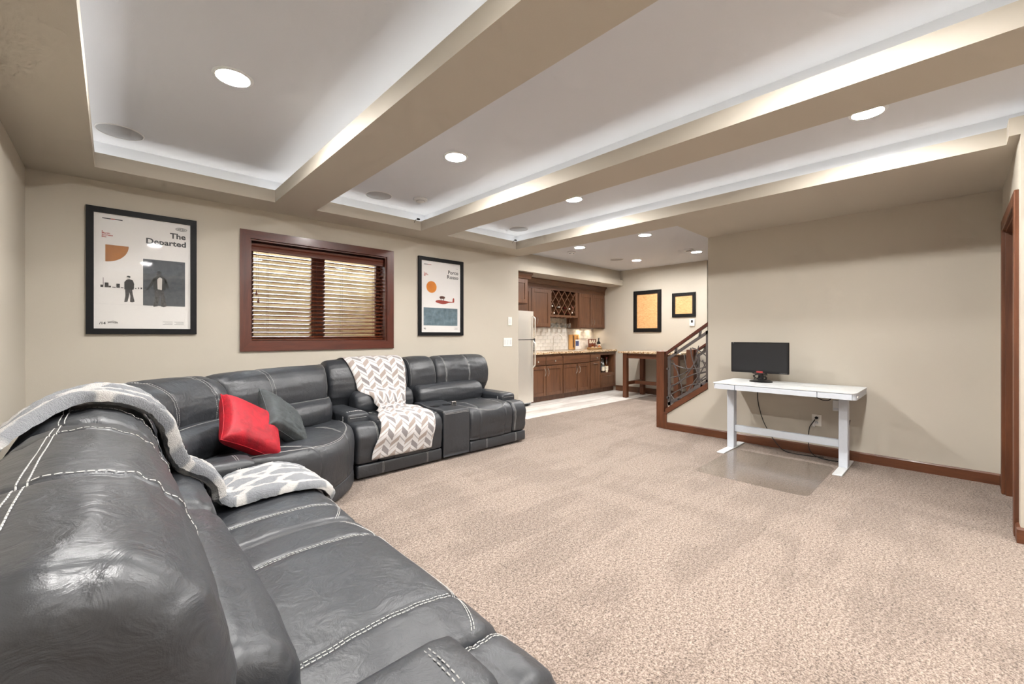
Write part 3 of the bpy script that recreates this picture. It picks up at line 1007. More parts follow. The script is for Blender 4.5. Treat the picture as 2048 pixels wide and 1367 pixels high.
# stemware hanging under the rack
GS = 'wine glasses hanging under the rack'
g0 = thing('wine_glass', 'clear wine glass hanging upside down, leftmost of the front row under the rack', 'wine glass', (6.37, 5.56, 1.569), GS)
gp = [(0.034, 0.0), (0.034, -0.002), (0.006, -0.006), (0.0035, -0.015), (0.0035, -0.080), (0.008, -0.088), (0.026, -0.102), (0.036, -0.125), (0.037, -0.150), (0.031, -0.190), (0.0295, -0.190), (0.035, -0.150), (0.034, -0.126), (0.024, -0.104), (0.001, -0.095)]
MB().lathe(gp[:5] + [(0.001, -0.081)], (6.37, 5.56, 1.569), 14).build('stem', 'glass_stem', g0, angle=60)
MB().lathe(gp[5:], (6.37, 5.56, 1.569), 16).build('bowl', 'glass_stem', g0, angle=60)
for k in range(1, 10):
    col, row = k % 5, k // 5
    copy_tree(g0, (6.37 + 0.142 * col, 5.56 + 0.09 * row, 1.569), 'clear wine glass hanging upside down, ' + ['leftmost', 'second from left', 'in the middle', 'second from right', 'rightmost'][col] + [' of the front row under the rack', ' of the back row under the rack'][row])

# wine bottles lying in the lattice, necks forward
GW = 'wine bottles in the lattice'
bp = [(0.034, 0.20), (0.036, 0.19), (0.036, 0.07), (0.030, 0.045), (0.014, 0.02), (0.0135, -0.03), (0.016, -0.032), (0.016, -0.042), (0.002, -0.043)]
spots = [(6.33, 1.80, 'foil_white', 'pale capped wine bottle at the left end of the upper row'), (6.38, 1.665, 'foil_white', 'white capped wine bottle low at the left of the lattice'),
         (6.545, 1.79, 'foil_white', 'wine bottle with the brightest white neck in the lattice'), (6.50, 1.68, 'foil_red', 'dark wine bottle in the lowest row left of centre'),
         (6.70, 1.69, 'foil_red', 'dark red capped wine bottle in the lowest row at centre'), (6.74, 1.78, 'foil_red', 'red capped wine bottle above the lowest row at centre'),
         (6.87, 1.765, 'foil_white', 'white capped wine bottle right of centre in the lattice'), (6.84, 1.67, 'foil_red', 'dark wine bottle in the lowest row right of centre'),
         (6.955, 1.69, 'foil_white', 'white capped wine bottle in the lowest right cell'), (6.965, 1.80, 'foil_red', 'dark wine bottle at the right end of the upper row')]
for (bx, bz, fo, lb) in spots:
    t = thing('wine_bottle', lb, 'bottle', (bx, 5.52, bz), GW)
    MB().lathe(bp[:6], (bx, 5.545, bz), 14, 'y').build('bottle_body', 'bottle_dark', t, angle=50)
    MB().lathe([(0.0145, 0.0), (0.0145, -0.03), (0.017, -0.032), (0.017, -0.046), (0.002, -0.047)], (bx, 5.545, bz), 12, 'y').build('foil_cap', fo, t, angle=50)

# liquor bottles in the cubby
GL = 'liquor bottles in the cubby'
def bottle(x, y, z, h, r, mat, cap, lb, group, label_mat='label_cream', lab=True, cat='bottle', name='liquor_bottle'):
    t = thing(name, lb, cat, (x, y, z), group)
    MB().lathe([(r * 0.9, 0), (r, 0.006), (r, h * 0.55), (r * 0.85, h * 0.63), (r * 0.36, h * 0.72), (r * 0.33, h * 0.93)], (x, y, z), 16).build('bottle_body', mat, t, angle=50)
    MB().lathe([(r * 0.40, h * 0.90), (r * 0.42, h), (0.001, h + 0.001)], (x, y, z), 12).build('cap', cap, t, angle=50)
    if lab:
        MB().lathe([(r + 0.0008, h * 0.12), (r + 0.0008, h * 0.42)], (x, y, z), 16).build('paper_label', label_mat, t, angle=50)
    return t
zc = 0.4155
bottle(7.545, 5.27, zc, 0.31, 0.036, 'glass_bottle', 'foil_white', 'tall clear bottle at the left edge of the cubby', GL)
bottle(7.625, 5.33, zc, 0.28, 0.038, 'glass_bottle', 'chrome', 'pale green clear bottle second from the left in the cubby', GL, 'label_blue')
bottle(7.70, 5.25, zc, 0.30, 0.036, 'glass_bottle', 'black_plastic', 'clear bottle with black cap in the middle of the cubby', GL)
bottle(7.775, 5.34, zc, 0.31, 0.035, 'glass_bottle', 'chrome', 'clear bottle with silver cap right of the middle in the cubby', GL, 'label_blue')
bottle(7.86, 5.27, zc, 0.32, 0.040, 'glass_amber', 'foil_red', 'amber bottle with red cap at the right of the cubby', GL)
bottle(7.815, 5.235, zc, 0.095, 0.028, 'label_cream', 'foil_white', 'small cream jar in front of the amber bottle', GL, lab=False)

# sink rim and faucet
sk = MB()
sk.bbox(6.40, 6.95, 5.28, 5.30, 0.9085, 0.912, 0.001).bbox(6.40, 6.95, 5.52, 5.54, 0.9085, 0.912, 0.001).bbox(6.40, 6.42, 5.30, 5.52, 0.9085, 0.912, 0.001).bbox(6.93, 6.95, 5.30, 5.52, 0.9085, 0.912, 0.001)
single(sk, 'sink', 'steel', 'stainless bar sink rim set in the granite counter', 'sink')
f = thing('faucet', 'tall brushed gooseneck faucet behind the bar sink', 'faucet', (6.50, 5.62, 0.908))
MB().lathe([(0.028, 0), (0.028, 0.008), (0.020, 0.014), (0.018, 0.10), (0.015, 0.105)], (6.50, 5.62, 0.908), 16).build('base', 'steel', f, angle=40)
pts = [(6.50, 5.62, 1.01), (6.50, 5.62, 1.14)]
for k in range(13):
    a = PI * k / 12 * 0.93
    pts.append((6.50 + (1 - math.cos(a)) * 0.075, 5.62 - (1 - math.cos(a)) * 0.05, 1.15 + 0.092 * math.sin(a)))
pts.append((pts[-1][0] + 0.005, pts[-1][1] - 0.003, 1.12))
MB().tube(pts, 0.0125, 10).build('spout', 'steel', f, angle=60)
MB().tube([(6.515, 5.61, 0.985), (6.55, 5.60, 0.992), (6.60, 5.59, 0.998)], 0.006, 8).build('lever', 'steel', f, angle=60)

# things on the counter
t = thing('cutting_board', 'tall light wooden cutting board leaning on the tiles', 'cutting board', (7.32, 5.72, 0.908))
m = MB().bbox(7.145, 7.50, 5.742, 5.760, 0.909, 1.235, 0.006)
m.build('board', 'butcher_z', t)
MB().box(7.28, 7.325, 5.7395, 5.742, 0.95, 1.215).build('inlay_stripe', 'walnut_z', t)
MB().box(7.41, 7.45, 5.7395, 5.742, 0.95, 1.215).build('inlay_stripe', 'walnut_z', t)
t = thing('recipe_card', 'blue and white card stand leaning on the cutting board', 'card', (7.41, 5.70, 0.908))
m = MB().bbox(7.335, 7.49, 5.715, 5.722, 0.909, 1.125, 0.002)
m.build('card', 'paper', t)
MB().box(7.345, 7.455, 5.7135, 5.715, 0.985, 1.095).build('blue_panel', 'label_blue', t)
t = thing('bar_tray', 'oval wicker tray on the granite counter', 'tray', (7.83, 5.56, 0.908))
m = MB()
ring = [(7.83 + 0.205 * math.cos(2 * PI * k / 28), 5.56 + 0.125 * math.sin(2 * PI * k / 28), 0.930) for k in range(28)]
m.tube(ring, 0.012, 6, closed=True)
m.tube([(p[0], p[1], 0.945) for p in ring], 0.008, 6, closed=True)
m.build('rim', 'wicker', t, angle=60)
MB().prism([(p[0], p[1]) for p in ring], 'z', 0.909, 0.920).build('tray_bottom', 'wicker', t)
t = thing('bar_sign', 'brown sign with cream BAR lettering standing on the wicker tray', 'sign', (7.80, 5.60, 0.921))
MB().bbox(7.655, 7.935, 5.595, 5.612, 0.922, 1.135, 0.003).build('board', 'sign_brown', t)
text_mesh('BAR', 0.105, 'sign_cream', 'lettering', t, (7.675, 5.594, 1.045), 0.004, width=0.235)
GT = 'bottles on the wicker tray'
bottle(7.985, 5.56, 0.921, 0.235, 0.040, 'bottle_dark', 'ink', 'dark bottle with cream label at the right end of the tray', GT)
bottle(7.715, 5.53, 0.921, 0.11, 0.032, 'glass_amber', 'foil_red', 'small amber bottle in front of the brown sign', GT)
bottle(7.83, 5.525, 0.921, 0.10, 0.030, 'sign_brown', 'foil_white', 'small reddish brown jar in front of the brown sign', GT)
bottle(7.93, 5.505, 0.921, 0.09, 0.032, 'glass_amber', 'foil_white', 'small amber jar in front of the dark bottle', GT)
t = thing('remote_holder', 'narrow black panel standing beside the refrigerator on the counter', 'panel', (5.86, 5.60, 0.908))
MB().bbox(5.80, 5.935, 5.60, 5.618, 0.909, 1.16, 0.004).build('panel_body', 'black_plastic', t)
for k in range(7):
    MB().box(5.83, 5.915, 5.5985, 5.60, 0.94 + 0.03 * k, 0.952 + 0.03 * k).build('text_line', 'ink_pale', t)

# under cabinet puck light
t = thing('puck_light', 'warm puck light under the right wall cabinet', 'light', (7.50, 5.66, 1.37), 'under cabinet lights')
MB().lathe([(0.034, 0.0), (0.034, -0.008), (0.028, -0.010)], (7.50, 5.66, 1.3695), 18).build('housing', 'white_plastic', t, angle=40)
MB().lathe([(0.027, -0.0095), (0.001, -0.0105)], (7.50, 5.66, 1.3695), 18).build('lens', 'puck', t, angle=40)
t2 = copy_tree(t, (5.9, 5.66, 1.37), 'warm puck light under the left wall cabinet')
t3 = copy_tree(t, (7.86, 5.66, 1.37), 'warm puck light under the wall cabinet near the corner')

# refrigerator
r = thing('refrigerator', 'stainless top freezer refrigerator half behind the wall', 'refrigerator', (4.87, 5.37, 0.004))
fx0, fx1, fy = 4.49, 5.255, 4.985
MB().bbox(fx0, fx1, fy + 0.06, 5.72, 0.045, 1.632, 0.006).build('body', 'desk_grey', r)
def fdoor(z0, z1, name):
    pr = []
    for k in range(13):
        u = k / 12
        pr.append((fx0 + (fx1 - fx0) * u, fy + 0.018 * abs(2 * u - 1) ** 3))
    pr += [(fx1, fy + 0.058), (fx0, fy + 0.058)]
    return MB().prism(pr, 'z', z0, z1).build(name, 'steel', r, angle=30)
fu = fdoor(1.150, 1.630, 'freezer_door')
fl = fdoor(0.075, 1.138, 'fridge_door')
MB().box(fx0, fx1, fy + 0.01, fy + 0.06, 1.138, 1.150).build('door_gasket', 'black_plastic', r)
def fh(z0, z1, p, flip):
    pts = []
    for k in range(11):
        u = k / 10
        pts.append((fx1 - 0.035, fy - 0.004 - 0.052 * min(1, 3.2 * math.sin(PI * u)) ** 0.8, z0 + (z1 - z0) * u))
    MB().tube(pts, 0.012, 10).build('handle', 'steel', p, angle=60)
fh(1.165, 1.545, fu, 1)
fh(0.665, 1.125, fl, 0)
for xx in (fx0 + 0.06, fx1 - 0.06):
    MB().lathe([(0.022, 0), (0.024, 0.02), (0.018, 0.045)], (xx, fy + 0.12, 0.004), 12).build('foot', 'black_plastic', r)
MB().box(fx0 + 0.02, fx1 - 0.02, fy + 0.07, fy + 0.09, 0.02, 0.07).build('kick_grille', 'black_plastic', r)

# ---- bar table
tb = thing('bar_table', 'tall bar table with granite top and brown wooden legs behind the newel', 'table', (7.62, 3.95, 0.0))
tx0, tx1, ty0, ty1 = 7.20, 8.02, 3.30, 4.56
MB().bbox(tx0, tx1, ty0, ty1, 0.872, 0.906, 0.004).build('table_top', 'granite', tb)
L4 = [(7.245, 3.37), (7.245, 4.40), (7.89, 3.37), (7.89, 4.40)]
for (a, b) in L4:
    MB().bbox(a, a + 0.085, b, b + 0.085, 0.004 if b > 4.2 else 0.0, 0.872, 0.004).build('leg', 'newel_z', tb)
ap = MB().box(7.265, 7.285, 3.455, 4.40, 0.775, 0.872)
ap.build('apron', 'newel_y', tb)
MB().box(7.935, 7.955, 3.455, 4.40, 0.775, 0.872).build('apron', 'newel_y', tb)
MB().box(7.33, 7.89, 4.425, 4.445, 0.775, 0.872).build('apron', 'newel_x', tb)
MB().box(7.33, 7.89, 3.40, 3.42, 0.775, 0.872).build('apron', 'newel_x', tb)
MB().bbox(7.33, 7.89, 4.42, 4.47, 0.25, 0.315, 0.003).build('stretcher', 'newel_x', tb)
MB().bbox(7.33, 7.89, 3.39, 3.44, 0.25, 0.315, 0.003).build('stretcher', 'newel_x', tb)
MB().bbox(7.58, 7.64, 3.44, 4.42, 0.25, 0.315, 0.003).build('stretcher', 'newel_y', tb)

# ---- framed burl panels and thermostat on the bar wall
def frame_x(name, label, y0, y1, z0, z1, fw, group):
    t = thing(name, label, 'picture', (XK - 0.012, (y0 + y1) / 2, z0), group)
    X0 = XK - 0.002
    def side(poly): return MB().prism(poly, 'x', X0 - 0.022, X0)
    for poly in ([(y0, z0), (y1, z0), (y1 - fw, z0 + fw), (y0 + fw, z0 + fw)], [(y0, z1), (y0 + fw, z1 - fw), (y1 - fw, z1 - fw), (y1, z1)],
                 [(y0, z0), (y0 + fw, z0 + fw), (y0 + fw, z1 - fw), (y0, z1)], [(y1, z0), (y1, z1), (y1 - fw, z1 - fw), (y1 - fw, z0 + fw)]):
        side(poly).build('frame_side', 'frame_brown', t)
    m = MB()
    a, b = 0.014, 0.030
    m.prism([(y0 + a, z0 + a), (y1 - a, z0 + a), (y1 - b, z0 + b), (y0 + b, z0 + b)], 'x', X0 - 0.027, X0 - 0.02)
    m.prism([(y0 + a, z1 - a), (y0 + b, z1 - b), (y1 - b, z1 - b), (y1 - a, z1 - a)], 'x', X0 - 0.027, X0 - 0.02)
    m.prism([(y0 + a, z0 + a), (y0 + b, z0 + b), (y0 + b, z1 - b), (y0 + a, z1 - a)], 'x', X0 - 0.027, X0 - 0.02)
    m.prism([(y1 - a, z0 + a), (y1 - a, z1 - a), (y1 - b, z1 - b), (y1 - b, z0 + b)], 'x', X0 - 0.027, X0 - 0.02)
    m.build('bead', 'frame_black', t)
    MB().box(X0 - 0.010, X0 - 0.004, y0 + fw - 0.004, y1 - fw + 0.004, z0 + fw - 0.004, z1 - fw + 0.004).build('wood_panel', 'burl', t)
frame_x('wood_picture', 'tall dark framed panel of golden figured wood on the bar wall', 4.104, 4.726, 1.288, 2.152, 0.078, 'framed wood panels')
frame_x('wood_picture', 'small square dark framed panel of golden figured wood', 3.408, 3.873, 1.575, 2.048, 0.062, 'framed wood panels')
t = thing('thermostat', 'white thermostat below the small square framed panel', 'thermostat', (XK - 0.012, 3.475, 1.40))
MB().bbox(XK - 0.026, XK - 0.001, 3.427, 3.523, 1.395, 1.530, 0.005).build('housing', 'white_plastic', t)
MB().box(XK - 0.028, XK - 0.026, 3.455, 3.495, 1.462, 1.510).build('display', 'ink', t)

# ================================================================ WINDOW WALL
def plate_w(name, label, x0, x1, z0, z1, n):
    t = thing(name, label, 'switch', ((x0 + x1) / 2, YW - 0.004, z0), 'wall switches')
    MB().bbox(x0, x1, YW - 0.007, YW - 0.0005, z0, z1, 0.002).build('wall_plate', 'white_plastic', t)
    wd = (x1 - x0) / n
    for k in range(n):
        a = x0 + wd * k + wd * 0.24; b = x0 + wd * (k + 1) - wd * 0.24
        rk = MB().prism([(YW - 0.007, z0 + 0.028), (YW - 0.011, z0 + 0.028), (YW - 0.0085, z1 - 0.028), (YW - 0.007, z1 - 0.028)], 'x', a, b)
        rk.build('rocker', 'white_paint', t)
plate_w('light_switch', 'white triple rocker switch plate near the wall end', 4.115, 4.285, 1.055, 1.182, 3)
plate_w('light_switch', 'white single rocker switch plate above the triple one', 4.205, 4.283, 1.366, 1.490, 1)

def poster(label, x0, x1, z0, z1, fw=0.042):
    t = thing('framed_poster', label, 'poster', ((x0 + x1) / 2, YW - 0.01, z0), 'framed posters on the window wall')
    y0, y1 = YW - 0.026, YW - 0.001
    for poly, mm in (([(x0, z0), (x1, z0), (x1 - fw, z0 + fw), (x0 + fw, z0 + fw)], 0), ([(x0, z1), (x0 + fw, z1 - fw), (x1 - fw, z1 - fw), (x1, z1)], 0),
                     ([(x0, z0), (x0 + fw, z0 + fw), (x0 + fw, z1 - fw), (x0, z1)], 0), ([(x1, z0), (x1, z1), (x1 - fw, z1 - fw), (x1 - fw, z0 + fw)], 0)):
        MB().prism(poly, 'y', y0, y1).build('frame_side', 'frame_black', t)
    MB().box(x0 + fw, x1 - fw, YW - 0.0125, YW - 0.0115, z0 + fw, z1 - fw).build('glass_sheet', 'glass_clear', t)
    pp = MB().box(x0 + fw - 0.004, x1 - fw + 0.004, YW - 0.008, YW - 0.004, z0 + fw - 0.004, z1 - fw + 0.004).build('print', 'paper', t)
    return t, pp
PY = YW - 0.0085
def flat(poly, mat, name, parent, dy=0.0):
    """flat printed shape (x, z polygon) on a poster, 0.3 mm thick"""
    return MB().prism(poly, 'y', PY - 0.0003 - dy, PY + 0.0008).build(name, mat, parent)
def rect(x0, x1, z0, z1): return [(x0, z0), (x1, z0), (x1, z1), (x0, z1)]

# first poster
t, pp = poster('large framed white film poster with two figures, next to the corner', -0.148, 0.523, 1.230, 2.203)
flat(rect(-0.060, -0.012, 2.119, 2.126), 'ink', 'header_bar', pp); flat(rect(-0.012, 0.012, 2.119, 2.126), 'ink_red', 'header_bar', pp); flat(rect(0.012, 0.055, 2.119, 2.126), 'ink', 'header_bar', pp)
for k, s_ in enumerate(('a', 'Martin', 'Scorsese', 'film')):
    text_mesh(s_, 0.0175, 'ink_red', 'credit_line', pp, (-0.063, PY, 2.018 - 0.0145 * k), 0.0004)
text_mesh('The', 0.062, 'ink', 'title_lettering', pp, (0.346, PY, 2.030), 0.0018, width=0.104)
text_mesh('Departed', 0.062, 'ink', 'title_lettering', pp, (0.192, PY, 1.966), 0.0018, width=0.256)
# small oval emblem
m = MB()
def ell(cx, cz, a, b, n=28): return [(cx + a * math.cos(2 * PI * k / n), PY - 0.0002, cz + b * math.sin(2 * PI * k / n)) for k in range(n)]
m.tube(ell(0.420, 2.112, 0.038, 0.0135), 0.0011, 5, closed=True)
m.tube(ell(0.420, 2.112, 0.020, 0.0130), 0.0008, 5, closed=True)
m.tube(ell(0.420, 2.112, 0.008, 0.0125, 16), 0.0008, 5, closed=True)
m.tube([(0.384, PY - 0.0002, 2.112), (0.456, PY - 0.0002, 2.112)], 0.0009, 5)
m.tube([(0.392, PY - 0.0002, 2.120), (0.448, PY - 0.0002, 2.104)], 0.0008, 5); m.tube([(0.392, PY - 0.0002, 2.104), (0.448, PY - 0.0002, 2.120)], 0.0008, 5)
m.build('oval_emblem', 'ink', pp)
q = [(-0.043, 1.921), (0.091, 1.921)]
for k in range(1, 13):
    a = (PI / 2) * k / 12
    q.append((-0.043 + 0.134 * math.cos(a), 1.921 - 0.131 * math.sin(a)))
flat(q, 'print_brown', 'quarter_disc', pp)
flat(rect(-0.078, 0.445, 1.462, 1.4635), 'ink_grey', 'tint_edge', pp)
flat(rect(0.176, 0.445, 1.461, 1.838), 'print_slate', 'slate_panel', pp)
random.seed(5)
sk_ = MB()
x_ = -0.070
while x_ < 0.172:
    w_ = random.uniform(0.006, 0.022); h_ = random.choice((0.006, 0.012, 0.018, 0.032, 0.036))
    sk_.prism(rect(x_, min(x_ + w_, 0.174), 1.591, 1.591 + h_), 'y', PY - 0.0003, PY + 0.0008)
    x_ += w_ + random.uniform(0.0, 0.010)
sk_.prism(rect(-0.056, -0.0535, 1.60, 1.665), 'y', PY - 0.0003, PY + 0.0008)
sk_.build('skyline', 'print_figure', pp)
def figure(cx, zf, H, parent, dy, face, shirt=False):
    s = H
    def P(pts): return [(cx + a * s, zf + b * s) for a, b in pts]
    flat(P([(-0.02, 0.50), (0.10, 0.50), (0.12, 0.30), (0.17, 0.03), (0.10, 0.0), (0.04, 0.02), (0.05, 0.25), (0.02, 0.40)]), 'print_figure', 'trousers', parent, dy)
    flat(P([(-0.10, 0.50), (0.04, 0.50), (0.02, 0.30), (-0.03, 0.02), (-0.12, 0.0), (-0.12, 0.03), (-0.09, 0.25)]), 'print_figure', 'trousers', parent, dy + 0.0001)
    flat(P([(-0.12, 0.48), (0.14, 0.48), (0.16, 0.70), (0.12, 0.84), (0.03, 0.88), (-0.05, 0.86), (-0.12, 0.76)]), 'ink', 'jacket', parent, dy + 0.0002)
    if shirt:
        flat(P([(-0.03, 0.50), (0.06, 0.48), (0.07, 0.80), (0.02, 0.84), (-0.04, 0.78)]), 'skin_print', 'shirt', parent, dy + 0.0004)
        flat(P([(-0.12, 0.80), (-0.06, 0.84), (-0.14, 0.60), (-0.24, 0.46), (-0.28, 0.45), (-0.20, 0.62)]), 'ink', 'sleeve', parent, dy + 0.0002)
        flat(P([(0.12, 0.82), (0.17, 0.78), (0.22, 0.55), (0.17, 0.52)]), 'ink', 'sleeve', parent, dy + 0.0002)
    hd = [(-0.01 + 0.052 * math.cos(2 * PI * k / 14), 0.935 + 0.066 * math.sin(2 * PI * k / 14)) for k in range(14)]
    flat(P(hd), face, 'head', parent, dy + 0.0003)
    flat(P([(-0.055, 0.96), (0.045, 0.93), (0.055, 0.98), (0.01, 1.01), (-0.045, 1.0)]), 'ink', 'hair', parent, dy + 0.0005)
figure(0.090, 1.482, 0.208, pp, 0.0003, 'skin_print')
figure(0.275, 1.452, 0.292, pp, 0.0006, 'print_figure', True)
text_mesh('/14', 0.026, 'ink', 'edition_number', pp, (-0.076, PY, 1.305), 0.0008, width=0.036)
m = MB()
sg = [(-0.030 + 0.0575 * k / 22, PY - 0.0002, 1.320 + 0.011 * math.sin(k * 1.9) * (1 if k % 3 else 0.4)) for k in range(23)]
m.tube(sg, 0.0012, 5)
m.tube([(-0.030, PY - 0.0002, 1.313), (0.0, PY - 0.0002, 1.334), (0.024, PY - 0.0002, 1.320)], 0.0010, 5)
m.build('signature', 'ink', pp)
for cx_ in (0.362, 0.436):
    for k in range(3):
        flat(rect(cx_ - 0.062 + 0.012 * (k % 2), cx_, 1.328 - 0.010 * k, 1.3315 - 0.010 * k), 'ink_pale', 'fine_print', pp)

# second poster
t, pp = poster('framed white film poster with orange sun and red seaplane, near the switches', 2.700, 3.378, 1.216, 2.191)
flat(rect(2.784, 2.84, 2.098, 2.105), 'ink', 'header_bar', pp); flat(rect(2.84, 2.891, 2.0985, 2.1045), 'seaplane_red', 'header_bar', pp)
for k, s_ in enumerate(('a', 'Hayao', 'Miyazaki', 'film')):
    text_mesh(s_, 0.0175, 'ink_red', 'credit_line', pp, (2.783, PY, 1.998 - 0.0145 * k), 0.0004)
flat(rect(3.268, 3.298, 2.086, 2.0895), 'ink_pale', 'fine_print', pp)
text_mesh('Porco', 0.066, 'ink', 'title_lettering', pp, (3.139, PY, 2.010), 0.0011, width=0.160)
text_mesh('Rosso', 0.066, 'ink', 'title_lettering', pp, (3.124, PY, 1.950), 0.0011, width=0.175)
flat([(2.893 + 0.074 * math.cos(2 * PI * k / 36), 1.824 + 0.073 * math.sin(2 * PI * k / 36)) for k in range(36)], 'print_orange', 'sun_disc', pp)
flat(rect(2.779, 3.290, 1.342, 1.566), 'print_sea', 'sea_panel', pp)
flat([(2.950, 1.645), (2.962, 1.660), (3.00, 1.668), (3.07, 1.664), (3.15, 1.655), (3.21, 1.653), (3.215, 1.69), (3.225, 1.705), (3.238, 1.70), (3.240, 1.660), (3.235, 1.645), (3.16, 1.640), (3.10, 1.622), (3.06, 1.617), (3.00, 1.625), (2.965, 1.634)], 'seaplane_red', 'seaplane', pp)
flat([(3.01 + 0.043 + 0.043 * math.cos(2 * PI * k / 20), 1.702 + 0.018 * math.sin(2 * PI * k / 20)) for k in range(20)], 'seaplane_dark', 'seaplane_engine', pp, 0.0003)
flat([(3.02, 1.688), (3.028, 1.688), (3.05, 1.662), (3.042, 1.662)], 'seaplane_dark', 'strut', pp, 0.0003)
flat([(3.075, 1.688), (3.083, 1.688), (3.07, 1.662), (3.062, 1.662)], 'seaplane_dark', 'strut', pp, 0.0003)
text_mesh('92', 0.028, 'ink', 'edition_number', pp, (2.781, PY, 1.293), 0.0008, width=0.030)
for k in range(3):
    flat(rect(3.239 + 0.010 * (k % 2), 3.292, 1.314 - 0.010 * k, 1.3175 - 0.010 * k), 'ink_pale', 'fine_print', pp)

# ================================================================ DESK CORNER
dk = thing('standing_desk', 'white standing desk with three drawers against the right wall', 'desk', (4.87, 1.16, 0.0))
dx0, dx1, dy0, dy1, dz = 4.545, 5.190, 0.572, 1.750, 0.728
def rrect(x0, x1, y0, y1, r, n=5):
    out = []
    for (cx, cy, a0) in ((x1 - r, y1 - r, 0), (x0 + r, y1 - r, PI / 2), (x0 + r, y0 + r, PI), (x1 - r, y0 + r, 1.5 * PI)):
        for k in range(n + 1):
            a = a0 + PI / 2 * k / n
            out.append((cx + r * math.cos(a), cy + r * math.sin(a)))
    return out
MB().prism(rrect(dx0, dx1, dy0, dy1, 0.035), 'z', dz - 0.008, dz).build('table_top', 'white_paint', dk, angle=35)
MB().prism(rrect(dx0 + 0.016, dx1 - 0.004, dy0 + 0.003, dy1 - 0.003, 0.034), 'z', dz - 0.062, dz - 0.011).build('drawer_box', 'desk_grey', dk, angle=35)
for (a, b) in ((dy0 + 0.03, 0.843), (0.851, 1.526), (1.534, dy1 - 0.03)):
    MB().bbox(dx0 + 0.0005, dx0 + 0.02, a, b, dz - 0.062, dz - 0.013, 0.0015).build('drawer', 'desk_grey', dk)
MB().bbox(dx0 + 0.06, dx0 + 0.10, dy0 - 0.002, dy0 + 0.006, dz - 0.045, dz - 0.03, 0.001).build('usb_port', 'white_plastic', dk)
for yc in (0.705, 1.672):
    MB().bbox(4.84, 4.93, yc - 0.034, yc + 0.034, 0.012, dz - 0.10, 0.004).build('leg', 'desk_grey', dk)
    MB().bbox(4.843, 4.927, yc - 0.031, yc + 0.031, dz - 0.10, dz - 0.062, 0.003).build('leg_sleeve', 'desk_grey', dk)
    MB().bbox(4.555, 5.175, yc - 0.035, yc + 0.035, 0.0005, 0.013, 0.003).build('foot', 'white_paint', dk)
MB().bbox(4.865, 4.905, 0.739, 1.638, 0.185, 0.255, 0.003).build('cross_bar', 'desk_grey', dk)
MB().bbox(4.87, 4.90, 0.73, 1.65, dz - 0.085, dz - 0.062, 0.002).build('top_rail', 'desk_grey', dk)
# monitor
mo = thing('monitor', 'black flat computer monitor standing on the white desk', 'monitor', (4.99, 1.415, dz))
mz0, mz1, my0, my1, mx = 0.822, 1.145, 1.150, 1.695, 4.93
MB().bbox(mx, mx + 0.022, my0, my1, mz0, mz1, 0.004).build('bezel', 'black_plastic', mo)
MB().bbox(mx + 0.022, mx + 0.05, my0 + 0.08, my1 - 0.08, mz0 + 0.05, mz1 - 0.05, 0.01).build('back_shell', 'black_plastic', mo)
MB().box(mx - 0.0008, mx + 0.001, my0 + 0.014, my1 - 0.014, mz0 + 0.026, mz1 - 0.013).build('screen', 'screen', mo)
MB().lathe([(0.108, 0), (0.108, 0.006), (0.095, 0.014), (0.03, 0.018), (0.026, 0.06), (0.022, 0.13)], (4.975, 1.415, dz), 28).build('stand', 'black_plastic', mo, angle=40)
MB().bbox(mx - 0.003, mx + 0.002, 1.385, 1.445, mz0 + 0.004, mz0 + 0.020, 0.001).build('logo_badge', 'red_logo', mo)
MB().bbox(mx - 0.004, mx + 0.004, 1.36, 1.47, mz0 - 0.010, mz0 + 0.002, 0.003).build('chrome_trim', 'chrome', mo)
MB().box(mx - 0.0015, mx, my1 - 0.028, my1 - 0.016, mz1 - 0.010, mz1 - 0.005).build('corner_mark', 'ink_pale', mo)
for k in range(5):
    MB().box(mx - 0.0015, mx, my0 + 0.02 + 0.014 * k, my0 + 0.026 + 0.014 * k, mz0 + 0.007, mz0 + 0.010).build('button', 'ink_pale', mo)
random.seed(11)
pts = []
for k in range(60):
    a = k * 0.62
    pts.append((4.945 + 0.045 * math.cos(a) + random.uniform(-0.006, 0.006), 1.415 + 0.062 * math.sin(a) + random.uniform(-0.012, 0.012), dz + 0.026 + 0.066 * (0.5 + 0.5 * math.sin(k * 0.47))))
cb = MB().tube(pts, 0.003, 6)
single(cb, 'coiled_cable', 'black_cord', 'tangle of black cable wrapped around the monitor stand', 'cable', angle=60)
# cables under the desk
def spline(q, n=8):
    out = []
    m_ = len(q) - 1
    q = [Vector(p) for p in q]
    for i in range(m_):
        P = [q[max(0, min(m_, i + d))] for d in (-1, 0, 1, 2)]
        for s_ in range(n):
            u = s_ / n
            out.append(0.5 * ((2 * P[1]) + (P[2] - P[0]) * u + (2 * P[0] - 5 * P[1] + 4 * P[2] - P[3]) * u * u + (3 * P[1] - P[0] - 3 * P[2] + P[3]) * u ** 3))
    out.append(q[-1])
    return out
single(MB().tube(spline([(5.17, 1.50, 0.68), (5.20, 1.51, 0.50), (5.20, 1.47, 0.32), (5.20, 1.42, 0.20), (5.18, 1.34, 0.08), (5.10, 1.22, 0.008), (5.08, 1.0, 0.008), (5.12, 0.90, 0.008)]), 0.0042, 7), 'power_cable', 'black_cord', 'black cable hanging from the left part of the desk to the carpet', 'cable', 'cables under the desk', angle=60)
